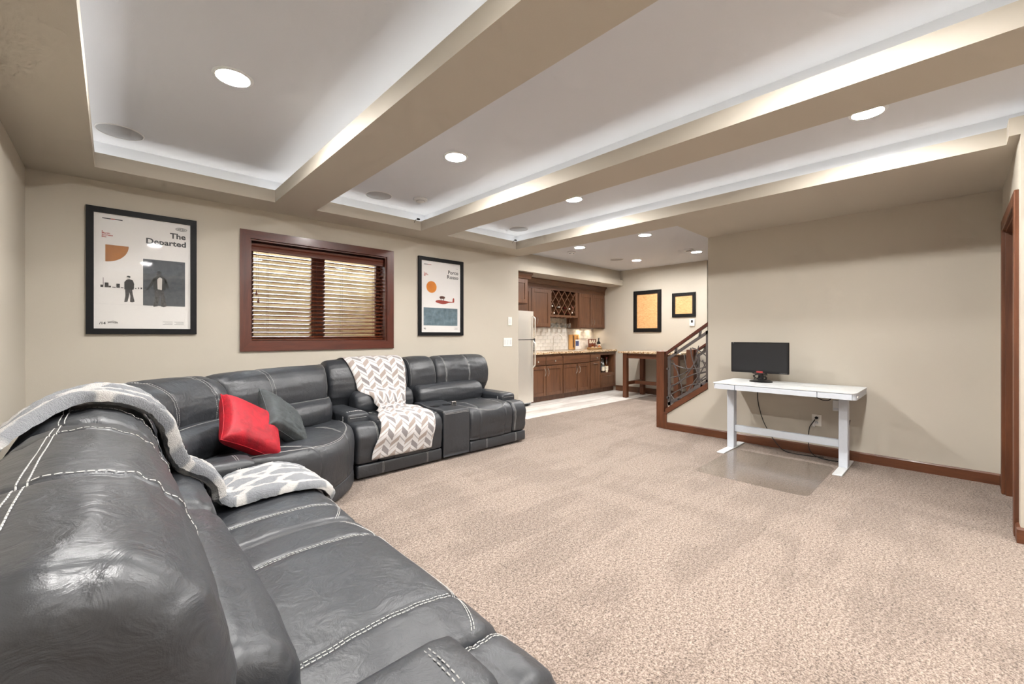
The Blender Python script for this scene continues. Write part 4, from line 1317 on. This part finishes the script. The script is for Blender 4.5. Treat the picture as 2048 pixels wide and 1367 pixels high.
single(MB().tube(spline([(5.205, 0.985, 0.36), (5.185, 1.0, 0.33), (5.19, 1.03, 0.27), (5.195, 1.04, 0.16), (5.19, 1.03, 0.05), (5.14, 0.98, 0.008), (5.06, 0.90, 0.008), (5.05, 0.80, 0.008), (5.10, 0.745, 0.008), (5.14, 0.74, 0.10), (5.17, 0.72, 0.22), (5.17, 0.70, 0.40)]), 0.004, 7), 'power_cable', 'black_cord', 'black cable plugged into the wall outlet under the desk', 'cable', 'cables under the desk', angle=60)
single(MB().tube(spline([(4.98, 0.80, 0.645), (4.97, 0.83, 0.60), (4.97, 0.88, 0.595), (4.97, 0.93, 0.62), (4.98, 0.95, 0.655)]), 0.004, 7), 'power_cable', 'black_cord', 'short black cable loop under the right drawer of the desk', 'cable', 'cables under the desk', angle=60)
t = thing('wall_outlet', 'white wall outlet with a black plug under the desk', 'outlet', (XR - 0.004, 0.978, 0.29))
MB().bbox(XR - 0.006, XR - 0.0005, 0.938, 1.018, 0.290, 0.408, 0.002).build('wall_plate', 'white_plastic', t)
for zz_ in (0.325, 0.375):
    so_ = MB().prism([(0.978 + 0.017 * math.cos(2 * PI * k / 16), zz_ + 0.016 * math.sin(2 * PI * k / 16)) for k in range(16)], 'x', XR - 0.008, XR - 0.005).build('socket', 'white_paint', t)
    MB().box(XR - 0.0085, XR - 0.0078, 0.970, 0.972, zz_ - 0.004, zz_ + 0.008).box(XR - 0.0085, XR - 0.0078, 0.984, 0.986, zz_ - 0.004, zz_ + 0.008).build('slots', 'ink', so_)
MB().lathe([(0.014, 0.0), (0.014, -0.016), (0.006, -0.026)], (XR - 0.008, 0.978, 0.375), 12, 'x').build('plug', 'black_plastic', t, angle=40)
MB().bbox(5.198, 5.205, 0.985, 1.008, 0.285, 0.345, 0.001).build('cord_tag', 'paper', t)
t = thing('adapter_box', 'white power box on the wall under the right end of the desk', 'box', (5.22, 0.79, 0.47))
MB().bbox(5.185, XR - 0.0005, 0.752, 0.838, 0.47, 0.575, 0.004).build('box_body', 'white_paint', t)
MB().bbox(5.180, 5.19, 0.760, 0.830, 0.48, 0.50, 0.002).build('port_strip', 'desk_grey', t)
# chair mat
single(MB().prism(rrect(3.79, 4.83, 0.76, 1.625, 0.07, 6), 'z', 0.002, 0.0055), 'chair_mat', 'mat_plastic', 'clear plastic chair mat on the carpet in front of the desk', 'mat', angle=30)

# ================================================================ THE SECTIONAL
class Loop:
    """closed smooth profile through control points (t, z); parameter = control index"""
    def __init__(self, pts):
        self.p = [Vector((a, b)) for a, b in pts]
        self.n = len(pts)
        self.c = sum(self.p, Vector((0, 0))) / self.n
    def at(self, q):
        n = self.n
        i = int(math.floor(q)); u = q - i
        P = [self.p[(i + d) % n] for d in (-1, 0, 1, 2)]
        return 0.5 * ((2 * P[1]) + (P[2] - P[0]) * u + (2 * P[0] - 5 * P[1] + 4 * P[2] - P[3]) * u * u + (3 * P[1] - P[0] - 3 * P[2] + P[3]) * u ** 3)

class Pad:
    """upholstered piece: a profile swept along s with rounded ends, seam grooves and soft creases"""
    def __init__(self, loop, mp, s0, s1, r=0.045, puff=0.012, seams=(), crease=0.004, seed=0, gd=0.007, sp=0.018):
        self.L, self.mp, self.s0, self.s1, self.r, self.puff, self.seams, self.crease, self.seed, self.gd = loop, mp, s0, s1, r, puff, seams, crease, seed, gd
        self.sp = sp
    def off(self, s, q):
        d = min(s - self.s0, self.s1 - s)
        u = (s - self.s0) / (self.s1 - self.s0)
        o = self.puff * max(0.0, math.sin(PI * min(1, max(0, u)))) ** 0.7
        for g in self.seams:
            o -= self.gd * math.exp(-((s - g) / 0.011) ** 2)
        if self.crease:
            near = min([abs(s - g) for g in self.seams] + [d]) if self.seams else d
            k = 0.6 + 0.55 * math.exp(-near / 0.06)
            o += self.crease * k * (noise.noise(Vector((s * 5.0, q * 3.4, self.seed))) + 0.3 * noise.noise(Vector((s * 9.0, q * 6.0, self.seed + 9))))
        if d < self.r:
            o -= self.r - math.sqrt(max(0.0, self.r ** 2 - (self.r - d) ** 2))
        return o
    def pt(self, s, q, lift=0.0):
        p = self.L.at(q)
        v = p - self.L.c
        ln = v.length
        e = 1e-3
        tg = self.L.at(q + 0.05) - self.L.at(q - 0.05)
        nn = Vector((tg.y, -tg.x)).normalized()
        if nn.dot(v) < 0: nn = -nn
        o = self.off(s, q) + lift
        # rounded ends pull towards the middle, everything else moves along the normal
        p2 = p + nn * o
        return self.mp(s, p2.x, p2.y)
    def build(self, name, mat, parent, per=6):
        ss = []
        r = self.r
        for k in range(6):
            ss.append(self.s0 + r * (1 - math.cos(PI / 2 * k / 5)))
        n_mid = max(6, int((self.s1 - self.s0 - 2 * r) / self.sp))
        for k in range(1, n_mid):
            ss.append(self.s0 + r + (self.s1 - self.s0 - 2 * r) * k / n_mid)
        for g in self.seams:
            ss += [g - 0.012, g - 0.006, g, g + 0.006, g + 0.012]
        for k in range(6):
            ss.append(self.s1 - r * (1 - math.cos(PI / 2 * k / 5)))
        ss = sorted(set(round(a, 5) for a in ss))
        nq = self.L.n * per
        m = MB()
        vs = []
        for s in ss:
            for k in range(nq):
                vs.append(self.pt(s, k / per))
        fs = []
        for i in range(len(ss) - 1):
            for k in range(nq):
                fs.append((i * nq + k, i * nq + (k + 1) % nq, (i + 1) * nq + (k + 1) % nq, (i + 1) * nq + k))
        fs.append(tuple(range(nq))); fs.append(tuple(range((len(ss) - 1) * nq, len(ss) * nq)))
        m.add(vs, fs)
        self.o = m.build(name, mat, parent, angle=70)
        return self.o
    def stitch(self, lines, name='stitching', w=0.0014, dash=0.010, gap=0.0035):
        """lines: lists of (s, q); thread dashes lying on the surface"""
        m = MB()
        for ln in lines:
            P = [(self.pt(s, q, 0.0009), self.pt(s, q, 0.012)) for s, q in ln]
            # resample
            acc = 0.0; on = True; cur = []
            seg = []
            last = P[0]
            for A, B in zip(P[:-1], P[1:]):
                L_ = (B[0] - A[0]).length
                if L_ < 1e-6: continue
                k = 0.0
                while k < L_:
                    want = (dash if on else gap) - acc
                    take = min(want, L_ - k)
                    if on:
                        a = A[0].lerp(B[0], k / L_); b = A[0].lerp(B[0], (k + take) / L_)
                        nrm = (A[1] - A[0]).lerp(B[1] - B[0], k / L_).normalized()
                        d = (b - a)
                        if d.length > 0.001:
                            t = d.normalized(); sd = t.cross(nrm).normalized() * w
                            up = nrm * w * 0.9
                            m.add([a - sd, a + sd, b + sd, b - sd, a - sd * .5 + up, a + sd * .5 + up, b + sd * .5 + up, b - sd * .5 + up], [(0, 1, 5, 4), (1, 2, 6, 5), (2, 3, 7, 6), (3, 0, 4, 7), (4, 5, 6, 7)])
                    acc += take; k += take
                    if acc >= (dash if on else gap) - 1e-6:
                        acc = 0.0; on = not on
        if m.v:
            o = m.build(name, 'thread', self.o)
            o['kind'] = 'stuff'
            return o

SEAT = Loop([(.62, .445), (.45, .468), (.28, .482), (.12, .474), (.03, .445), (-.008, .37), (.0, .26), (.012, .165), (.05, .135), (.35, .14), (.62, .17)])
WING = Loop([(.185, .43), (.12, .462), (.04, .448), (-.008, .37), (.0, .26), (.012, .165), (.05, .135), (.185, .14)])
FOOT = Loop([(.03, .128), (.012, .124), (.006, .08), (.010, .03), (.03, .022), (.06, .03), (.06, .12)])
BACK = Loop([(.70, .57), (.652, .65), (.640, .76), (.662, .86), (.715, .935), (.80, .970), (.90, .955), (.97, .89), (1.02, .75), (1.05, .5), (1.05, .25), (.95, .2), (.78, .42)])
LUMB = Loop([(.70, .50), (.60, .452), (.525, .478), (.495, .55), (.515, .625), (.585, .668), (.66, .66), (.71, .59)])

def line_q(s, q0, q1, n=40):
    return [(s, q0 + (q1 - q0) * k / n) for k in range(n + 1)]
def dbl(s, q0, q1):
    return [line_q(s - 0.0055, q0, q1), line_q(s + 0.0055, q0, q1)]
def line_s(s0, s1, q, n=50):
    return [(s0 + (s1 - s0) * k / n, q) for k in range(n + 1)]
def arc_line(s0, s1, qe, qm, n=50, p=2.2):
    out = []
    for k in range(n + 1):
        u = k / n
        out.append((s0 + (s1 - s0) * u, qm + (qe - qm) * abs(2 * u - 1) ** p))
    return out

def arm(parent, mp, s0, s1, front=0.19, stitch_side=1):
    """arm block: top pad over a body"""
    def rb(t0, t1, z0, z1, a, b, r, name, dome=0.0):
        n = 9
        cube = []
        faces = []
        idx = {}
        def key(i, j, k):
            if (i, j, k) not in idx:
                x, y, z = [2 * q / (n - 1) - 1 for q in (i, j, k)]
                h = Vector(((b - a) / 2, (t1 - t0) / 2, (z1 - z0) / 2))
                # non-uniform: push samples to the rim
                f = lambda v: math.copysign(abs(v) ** 0.55, v)
                p = Vector((f(x) * h.x, f(y) * h.y, f(z) * h.z))
                cl = Vector([max(-(h[q] - r), min(h[q] - r, p[q])) for q in range(3)])
                d = p - cl
                if d.length > 1e-9: d = d.normalized() * r
                p = cl + d
                if dome and z > 0: p.z += dome * (1 - x * x) * (1 - 0.5 * y ** 4)
                idx[(i, j, k)] = len(cube)
                cube.append(mp((a + b) / 2 + p.x, (t0 + t1) / 2 + p.y, (z0 + z1) / 2 + p.z))
            return idx[(i, j, k)]
        for i in range(n - 1):
            for j in range(n - 1):
                for c in (0, n - 1):
                    faces.append((key(i, j, c), key(i + 1, j, c), key(i + 1, j + 1, c), key(i, j + 1, c)))
                    faces.append((key(i, c, j), key(i + 1, c, j), key(i + 1, c, j + 1), key(i, c, j + 1)))
                    faces.append((key(c, i, j), key(c, i + 1, j), key(c, i + 1, j + 1), key(c, i, j + 1)))
        return MB().add(cube, faces).build(name, 'leather', parent, angle=75)
    rb(front + 0.02, 0.98, 0.06, 0.44, s0 + 0.008, s1 - 0.008, 0.02, 'arm_body')
    ar = rb(front, 0.96, 0.40, 0.535, s0, s1, 0.03, 'armrest', 0.012)
    # stitching round the front of the armrest
    m = MB()
    def dash_line(P):
        for A, B in zip(P[:-1], P[1:]):
            A, B = Vector(A), Vector(B)
            L_ = (B - A).length
            k = 0
            while k * 0.0135 < L_ - 0.01:
                a = A.lerp(B, k * 0.0135 / L_); b = A.lerp(B, (k * 0.0135 + 0.010) / L_)
                m.tube([a, b], 0.0016, 4); k += 1
    tf = front + 0.075
    for o_ in (0.0, 0.011):
        hw = (s1 - s0) / 2
        dash_line([mp((s0 + s1) / 2 + hw * xx, tf + o_, 0.5358 + 0.012 * (1 - xx * xx)) for xx in (-0.68, -0.5, -0.33, -0.16, 0, 0.16, 0.33, 0.5, 0.68)])
        for s_, e_ in ((s0 - 0.0005, 1), (s1 + 0.0005, -1)):
            dash_line([mp(s_, tf + o_, 0.51), mp(s_, tf + o_, 0.43)])
    dash_line([mp(s0 + 0.03, front - 0.0005, 0.50), mp(s1 - 0.03, front - 0.0005, 0.50)])
    so_ = m.build('stitching', 'thread', ar); so_['kind'] = 'stuff'
    return ar

def seat_unit(parent, mp, s0, s1, bs0, bs1, ls0, ls1, wing=None, seed=1, bseam=2, single_back=False):
    w = s1 - s0
    # front panel
    f0, f1 = (min(s0, wing[0]) if wing else s0), (max(s1, wing[1]) if wing else s1)
    fp = Pad(FOOT, mp, f0 + 0.006, f1 - 0.006, 0.02, 0.0, (f0 + 0.28 * (f1 - f0), f0 + 0.80 * (f1 - f0)), 0.001, seed, 0.003, 0.04)
    fp.build('footrest_panel', 'leather', parent, 4)
    fp.stitch(dbl(f0 + 0.28 * (f1 - f0), 0.9, 3.2) + dbl(f0 + 0.80 * (f1 - f0), 0.9, 3.2))
    # seat
    g = (s0 + 0.21 * w, s0 + 0.79 * w)
    st_ = Pad(SEAT, mp, s0, s1, 0.038, 0.010, g, 0.0045, seed)
    st_.build('seat_cushion', 'leather', parent)
    lines = []
    for a in g:
        lines += dbl(a, 0.6, 3.75)
    lines += [arc_line(s0 + 0.02, s1 - 0.02, 3.2, 4.35), arc_line(s0 + 0.02, s1 - 0.02, 3.28, 4.44)]
    st_.stitch(lines)
    if wing:
        a, b = wing
        wg = Pad(WING, mp, a, b, 0.034, 0.006, (), 0.007, seed + 3)
        wg.build('seat_wing', 'leather', parent)
        e = b - 0.03 if abs(b - s0) < 0.05 else a + 0.03
        wg.stitch(dbl(e, 0.6, 5.2))
    # lumbar roll
    lb = Pad(LUMB, mp, ls0, ls1, 0.05, 0.012, (), 0.009, seed + 5)
    lb.build('lumbar_roll', 'leather', parent)
    # upper back
    wb = bs1 - bs0
    gb = [bs0 + wb * (k + 1) / (bseam + 1) for k in range(bseam)] if bseam else []
    if bseam == 2: gb = [s0 + 0.24 * w, s0 + 0.79 * w]
    bk = Pad(BACK, mp, bs0, bs1, 0.055, 0.012, tuple(gb), 0.008, seed + 7)
    bk.build('back_cushion', 'leather', parent)
    lines = []
    for a in gb:
        lines += ([line_q(a + 0.017, 0.8, 5.58, 90)] if single_back else dbl(a, 0.8, 5.58))
    lines += [line_s(bs0 + 0.03, bs1 - 0.03, 5.60, 90), line_s(bs0 + 0.03, bs1 - 0.03, 5.72, 90)]
    bk.stitch(lines)
    return bk

# ---- long side along the left wall
SX = 0.76
def mp_sofa(s, t, z): return Vector((SX - t, s, z))
so1 = thing('reclining_sofa', 'grey leather reclining sofa along the left wall, filling the near corner', 'sofa', (0.2, 1.73, 0.0), 'leather sectional pieces')
MB().box(SX - 1.0, SX - 0.07, 0.66, 2.80, 0.03, 0.15).build('base_frame', 'leather_dark', so1)
for (a, b) in ((0.10, 0.70), (0.10, 2.76), (0.95, 0.70), (0.95, 2.76)):
    MB().lathe([(0.022, 0.0), (0.025, 0.03)], (SX - a, b, 0.0), 10).build('foot', 'black_plastic', so1)
arm(so1, mp_sofa, 0.62, 0.825)
arm(so1, mp_sofa, 2.635, 2.84)
seat_unit(so1, mp_sofa, 0.828, 1.728, 0.63, 1.726, 0.84, 1.722, (0.625, 0.832), 1, 2, True)
seat_unit(so1, mp_sofa, 1.732, 2.632, 1.734, 2.83, 1.738, 2.625, (2.628, 2.835), 21, 2, True)

# ---- right side along the window wall
LY = 3.405
def mp_love(s, t, z): return Vector((s, LY + t, z))
so2 = thing('reclining_loveseat', 'grey leather reclining loveseat with centre console under the second poster', 'sofa', (2.46, 3.95, 0.0), 'leather sectional pieces')
MB().box(1.50, 3.42, LY + 0.07, LY + 1.0, 0.03, 0.15).build('base_frame', 'leather_dark', so2)
for (a, b) in ((1.55, 0.10), (3.40, 0.10), (1.55, 0.95), (3.40, 0.95)):
    MB().lathe([(0.022, 0.0), (0.025, 0.03)], (a, LY + b, 0.0), 10).build('foot', 'black_plastic', so2)
arm(so2, mp_love, 1.455, 1.665)
arm(so2, mp_love, 3.255, 3.465)
seat_unit(so2, mp_love, 1.668, 2.318, 1.47, 2.318, 1.675, 2.30, (1.462, 1.672), 41, 2)
seat_unit(so2, mp_love, 2.648, 3.252, 2.672, 3.455, 2.36, 3.24, (3.248, 3.462), 61, 2)
bkc = Pad(BACK, mp_love, 2.322, 2.668, 0.05, 0.014, (), 0.006, 75)
bkc.build('back_cushion', 'leather', so2); bkc.stitch([line_s(2.36, 2.63, 5.85), line_q(2.34, 1.2, 5.8), line_q(2.65, 1.2, 5.8)])
CONS = Loop([(.60, .478), (.30, .486), (.06, .486), (.012, .47), (.0, .40), (.0, .20), (.006, .06), (.03, .03), (.30, .03), (.60, .05)])
cn = Pad(CONS, mp_love, 2.322, 2.644, 0.018, 0.0, (), 0.001, 80)
cn.build('console', 'leather', so2)
cn.stitch([line_s(2.34, 2.626, 3.25), line_s(2.34, 2.626, 3.45), line_q(2.335, 0.6, 2.8), line_q(2.631, 0.6, 2.8)])
for xx in (2.41, 2.555):
    MB().lathe([(0.040, 0.004), (0.046, 0.005), (0.046, 0.0), (0.040, 0.0)], (xx, LY + 0.29, 0.486), 20).build('cup_holder', 'black_plastic', so2, angle=40)
    MB().lathe([(0.040, 0.0015), (0.001, 0.0015)], (xx, LY + 0.29, 0.486), 20).build('cup_well', 'leather_dark', so2)
ctl = MB().bbox(2.545, 2.600, LY + 0.175, LY + 0.20, 0.487, 0.535, 0.004).build('recline_switch', 'chrome', so2)
MB().box(2.556, 2.589, LY + 0.1735, LY + 0.1755, 0.497, 0.525).build('switch_button', 'ink', ctl)

# ---- curved corner wedge
def bez(P, u):
    P = [Vector(p) for p in P]
    while len(P) > 1:
        P = [a.lerp(b, u) for a, b in zip(P[:-1], P[1:])]
    return P[0]
def cat(q, u):
    m_ = len(q) - 1
    f = max(0, min(1, u)) * m_
    i = min(int(f), m_ - 1); w = f - i
    P = [Vector(q[max(0, min(m_, i + d))]) for d in (-1, 0, 1, 2)]
    return 0.5 * ((2 * P[1]) + (P[2] - P[0]) * w + (2 * P[0] - 5 * P[1] + 4 * P[2] - P[3]) * w * w + (3 * P[1] - P[0] - 3 * P[2] + P[3]) * w ** 3)
FR = [(0.765, 2.865), (1.06, 2.94), (1.30, 3.12), (1.435, 3.39)]
CRST = [(-0.035, 2.875), (0.03, 3.10), (0.22, 3.36), (0.52, 3.60), (0.95, 3.83), (1.35, 3.985), (1.435, 4.18)]
def mp_wedge(s, t, z):
    a = bez(FR, s); b = cat(CRST, s)
    p = a + (b - a) * (t / 0.80)
    dz = -0.030 * max(0.0, (z - 0.55) / 0.42)
    return Vector((p.x, p.y, z + dz))
class WPad(Pad):
    pass
so3 = thing('corner_wedge', 'curved grey leather corner seat joining the two sofa sides', 'sofa', (0.75, 3.3, 0.0), 'leather sectional pieces')
def wp(loop, s0, s1, r, puff, seams, crease, seed, name, lines=None, sp=0.016):
    p = Pad(loop, mp_wedge, s0, s1, r, puff, seams, crease, seed, 0.006, sp)
    # in parameter space the corner is one unit long (about 1.1 m)
    p.build(name, 'leather', so3)
    if lines: p.stitch(lines)
    return p
WSEAT = Loop([(.66, .445), (.45, .466), (.28, .480), (.12, .474), (.03, .445), (-.008, .37), (.0, .26), (.012, .165), (.05, .135), (.35, .14), (.66, .17)])
wp(FOOT, 0.004, 0.996, 0.02, 0.0, (), 0.001, 90, 'footrest_panel')
wp(WSEAT, 0.003, 0.997, 0.04, 0.012, (0.30, 0.72), 0.004, 91, 'seat_cushion',
   dbl(0.30, 1.2, 3.2) + dbl(0.72, 1.2, 3.2) + [arc_line(0.03, 0.97, 1.6, 4.0, 70, 2.6), arc_line(0.035, 0.965, 1.7, 4.12, 70, 2.6)])
wp(LUMB, 0.03, 0.485, 0.05, 0.010, (), 0.006, 92, 'lumbar_roll', [line_s(0.05, 0.47, 5.1)])
wp(LUMB, 0.49, 0.965, 0.05, 0.010, (), 0.006, 93, 'lumbar_roll', [line_s(0.51, 0.95, 5.1)])
wp(BACK, 0.006, 0.486, 0.05, 0.012, (0.24, 0.42), 0.006, 94, 'back_cushion', dbl(0.24, 0.8, 5.8) + dbl(0.42, 0.8, 5.8) + [line_s(0.03, 0.46, 5.85)])
wp(BACK, 0.49, 0.992, 0.05, 0.012, (0.62, 0.90), 0.006, 95, 'back_cushion', dbl(0.62, 0.8, 5.8) + dbl(0.90, 0.8, 5.8) + [line_s(0.52, 0.96, 5.85)])
bf = MB()
for k in range(12):
    A = [mp_wedge(0.03 + 0.94 * (k + d) / 12, t_, 0.03) for d in (0, 1) for t_ in (0.08, 0.95)]
    B = [p + Vector((0, 0, 0.12)) for p in A]
    bf.add(A + B, [(0, 1, 3, 2), (4, 6, 7, 5), (0, 4, 5, 1), (2, 3, 7, 6), (0, 2, 6, 4), (1, 5, 7, 3)])
bf.build('base_frame', 'leather_dark', so3)

# ================================================================ CUSHIONS AND THROWS
def pillow(name, mat, label, size, thick, loc, rot, seed, ruche=0.0, group='throw pillows on the corner seat'):
    N = 30
    vs = []; fs = []; idx = {}
    def P(i, j, sgn):
        x, y = 2 * i / N - 1, 2 * j / N - 1
        ex = 1 - 0.10 * (1 - abs(y) ** 2) ** 1.0 * abs(x) ** 4
        ey = 1 - 0.10 * (1 - abs(x) ** 2) ** 1.0 * abs(y) ** 4
        px, py = x * ex * size[0] / 2, y * ey * size[1] / 2
        h = max(0.0, (1 - x ** 4) * (1 - y ** 4)) ** 0.42 * thick / 2
        h += 0.006 * noise.noise(Vector((x * 3, y * 3, seed + sgn))) * (1 - x ** 4) * (1 - y ** 4)
        if ruche:
            h += ruche * math.sin(y * 34 + 3 * noise.noise(Vector((x * 4, y * 4, seed)))) * (1 - x ** 4) * (1 - y ** 4) * (0.5 + 0.5 * noise.noise(Vector((x * 5, y * 9, seed + 3))))
        return Vector((px, py, sgn * (h + 0.002)))
    for sgn in (1, -1):
        for i in range(N + 1):
            for j in range(N + 1):
                idx[(i, j, sgn)] = len(vs); vs.append(P(i, j, sgn))
    for i in range(N):
        for j in range(N):
            fs.append((idx[i, j, 1], idx[i + 1, j, 1], idx[i + 1, j + 1, 1], idx[i, j + 1, 1]))
            fs.append((idx[i, j, -1], idx[i, j + 1, -1], idx[i + 1, j + 1, -1], idx[i + 1, j, -1]))
    for k in range(N):
        for (a, b) in (((k, 0), (k + 1, 0)), ((k + 1, N), (k, N)), ((0, k + 1), (0, k)), ((N, k), (N, k + 1))):
            fs.append((idx[(*a, 1)], idx[(*a, -1)], idx[(*b, -1)], idx[(*b, 1)]))
    R = Matrix.Rotation(rot[2], 4, 'Z') @ Matrix.Rotation(rot[1], 4, 'Y') @ Matrix.Rotation(rot[0], 4, 'X')
    m = MB().add(vs, fs)
    t = thing(name, label, 'pillow', loc, group)
    m.xf(Matrix.Translation(loc) @ R)
    m.build('cover', mat, t, angle=80)
    sm_ = MB()
    ring = [Vector((vs[idx[(k, 0, 1)]].x, vs[idx[(k, 0, 1)]].y, 0)) for k in range(N)] + [Vector((vs[idx[(N, k, 1)]].x, vs[idx[(N, k, 1)]].y, 0)) for k in range(N)] + [Vector((vs[idx[(N - k, N, 1)]].x, vs[idx[(N - k, N, 1)]].y, 0)) for k in range(N)] + [Vector((vs[idx[(0, N - k, 1)]].x, vs[idx[(0, N - k, 1)]].y, 0)) for k in range(N)]
    sm_.tube(ring, 0.0035, 6, closed=True)
    sm_.xf(Matrix.Translation(loc) @ R)
    sm_.build('seam', mat, t, angle=80)
def pillow_at(name, mat, label, size, thick, loc, xax, yax, seed, ruche=0.0):
    """xax, yax: world directions of the pillow's width and height"""
    X = Vector(xax).normalized(); Y = Vector(yax); Y = (Y - X * Y.dot(X)).normalized(); Z = X.cross(Y)
    R = Matrix((X, Y, Z)).transposed()
    e = R.to_euler('XYZ')
    pillow(name, mat, label, size, thick, loc, (e.x, e.y, e.z), seed, ruche)
pillow_at('throw_pillow', 'velvet_red', 'bright red velvet throw pillow on the corner seat', (0.40, 0.38), 0.15, (0.625, 3.045, 0.638), (0.80, 0.25, -0.52), (-0.18, 0.62, 0.70), 3)
pillow_at('throw_pillow', 'velvet_grey', 'dark grey ruched velvet throw pillow beside the red one', (0.39, 0.36), 0.13, (0.865, 3.245, 0.63), (0.66, 0.36, -0.58), (-0.20, 0.62, 0.70), 9, 0.012)

def drape(name, mat, label, mp, hull, rows, cat_='blanket', thick=0.018, nw=26, nl=110, lift=0.012, wav=0.010, seed=0, fold=0.0, fuzz=0.0):
    """cloth following a (t, z) contour; rows: (path fraction, s0, s1)"""
    H = [Vector(p) for p in hull]
    # dense catmull
    D = []
    for i in range(len(H) - 1):
        P = [H[max(0, min(len(H) - 1, i + d))] for d in (-1, 0, 1, 2)]
        for k in range(12):
            u = k / 12
            D.append(0.5 * ((2 * P[1]) + (P[2] - P[0]) * u + (2 * P[0] - 5 * P[1] + 4 * P[2] - P[3]) * u * u + (3 * P[1] - P[0] - 3 * P[2] + P[3]) * u ** 3))
    D.append(H[-1])
    cum = [0.0]
    for a, b in zip(D[:-1], D[1:]): cum.append(cum[-1] + (b - a).length)
    tot = cum[-1]
    def at(f):
        x = max(0, min(1, f)) * tot
        lo = 0
        while lo < len(cum) - 2 and cum[lo + 1] < x: lo += 1
        u = (x - cum[lo]) / max(1e-9, cum[lo + 1] - cum[lo])
        p = D[lo].lerp(D[lo + 1], u)
        tg = (D[min(lo + 2, len(D) - 1)] - D[max(lo - 1, 0)]).normalized()
        return p, Vector((tg.y, -tg.x))
    def row(f):
        for (a, b) in zip(rows[:-1], rows[1:]):
            if a[0] <= f <= b[0]:
                u = (f - a[0]) / (b[0] - a[0]); u = u * u * (3 - 2 * u)
                return [a[k] + (b[k] - a[k]) * u for k in range(1, len(a))]
        return list(rows[-1][1:])
    top = []; bot = []; uv = []
    wid = max(r[2] - r[1] for r in rows)
    for i in range(nl + 1):
        f = i / nl
        rr = row(f)
        a, b = rr[0], rr[1]
        l0 = rr[2] if len(rr) > 2 else 0.0
        l1 = rr[3] if len(rr) > 3 else 0.0
        for j in range(nw + 1):
            w = j / nw
            ff = f + l0 * (1 - w) + l1 * w
            p, n_ = at(ff)
            s = a + (b - a) * w
            k = 1.0 / max(0.3, (b - a) / wid)
            n1 = noise.noise(Vector((s * 6, f * tot * 5, seed))) * 0.5 + 0.5
            rip = (0.5 + 0.5 * math.sin(w * 13 * k + 2.5 * noise.noise(Vector((w * 3, f * 4, seed + 4))))) * (k - 1.0) * 0.03
            edge = min(w, 1 - w)
            h = lift + wav * n1 + rip + fold * math.exp(-(edge / 0.12) ** 2) * 0.0
            th_ = thick * min(1.0, (edge / 0.06) ** 0.5 if edge < 0.06 else 1.0)
            thf = min(f, 1 - f)
            if thf < 0.012: th_ *= (thf / 0.012) ** 0.5
            if fuzz: h += fuzz * (noise.noise(Vector((s * 45, f * tot * 45, seed + 5))) + 0.7 * noise.noise(Vector((s * 110, f * tot * 110, seed + 6))))
            mid = p + n_ * h
            q1 = p + n_ * (h + th_); q0 = p + n_ * (h - 0.002)
            zj = 0.004 * noise.noise(Vector((s * 11, f * tot * 9, seed + 8)))
            top.append(mp(s + zj, q1.x, q1.y)); bot.append(mp(s + zj, q0.x, q0.y))
            uv.append((w * wid, f * tot))
    n0 = len(top)
    vs = top + bot
    fs = []
    W = nw + 1
    for i in range(nl):
        for j in range(nw):
            a = i * W + j
            fs.append((a, a + 1, a + W + 1, a + W))
            fs.append((n0 + a, n0 + a + W, n0 + a + W + 1, n0 + a + 1))
    for i in range(nl):
        for j in (0, nw):
            a = i * W + j
            fs.append((a, a + W, n0 + a + W, n0 + a))
    for j in range(nw):
        for i in (0, nl):
            a = i * W + j
            fs.append((a, a + 1, n0 + a + 1, n0 + a))
    m = MB().add(vs, fs)
    m.uv = uv + uv
    return single(m, name, mat, label, cat_, angle=80)
HULL1 = [(1.05, .66), (1.03, .78), (.975, .90), (.90, .965), (.80, .985), (.708, .948), (.650, .868), (.625, .76), (.585, .675), (.492, .60), (.470, .53), (.40, .488), (.28, .496), (.12, .488), (.02, .458), (-.02, .39)]
drape('throw_blanket', 'sherpa', 'grey and white fleece throw draped over the near sofa back and seat', mp_sofa, HULL1,
      [(0.0, 1.50, 1.92), (0.15, 1.62, 2.03), (0.28, 1.90, 2.22), (0.42, 2.00, 2.28), (0.56, 2.06, 2.30), (0.66, 2.06, 2.36), (0.78, 2.08, 2.52), (0.90, 2.10, 2.60), (1.0, 2.14, 2.50)], thick=0.030, lift=0.004, wav=0.016, seed=2, nw=44, nl=200, fuzz=0.004)
HULL2 = [(.99, .86), (.95, .93), (.90, .968), (.80, .985), (.708, .95), (.650, .868), (.625, .76), (.590, .675), (.490, .61), (.472, .54), (.40, .490), (.28, .498), (.12, .490), (.02, .462), (-.022, .37), (-.015, .26), (-.012, .17)]
drape('throw_blanket', 'chevron', 'white throw with grey and taupe chevrons over the loveseat', mp_love, HULL2,
      [(0.0, 1.64, 2.27), (0.18, 1.655, 2.27), (0.38, 1.72, 2.25), (0.50, 1.83, 2.17), (0.56, 1.85, 2.14), (0.64, 1.78, 2.20), (0.80, 1.68, 2.22), (1.0, 1.58, 2.17)], thick=0.006, lift=0.008, wav=0.008, seed=12)
# ---- drop the build-time helper properties
for o in bpy.data.objects:
    if '_org' in o: del o['_org']
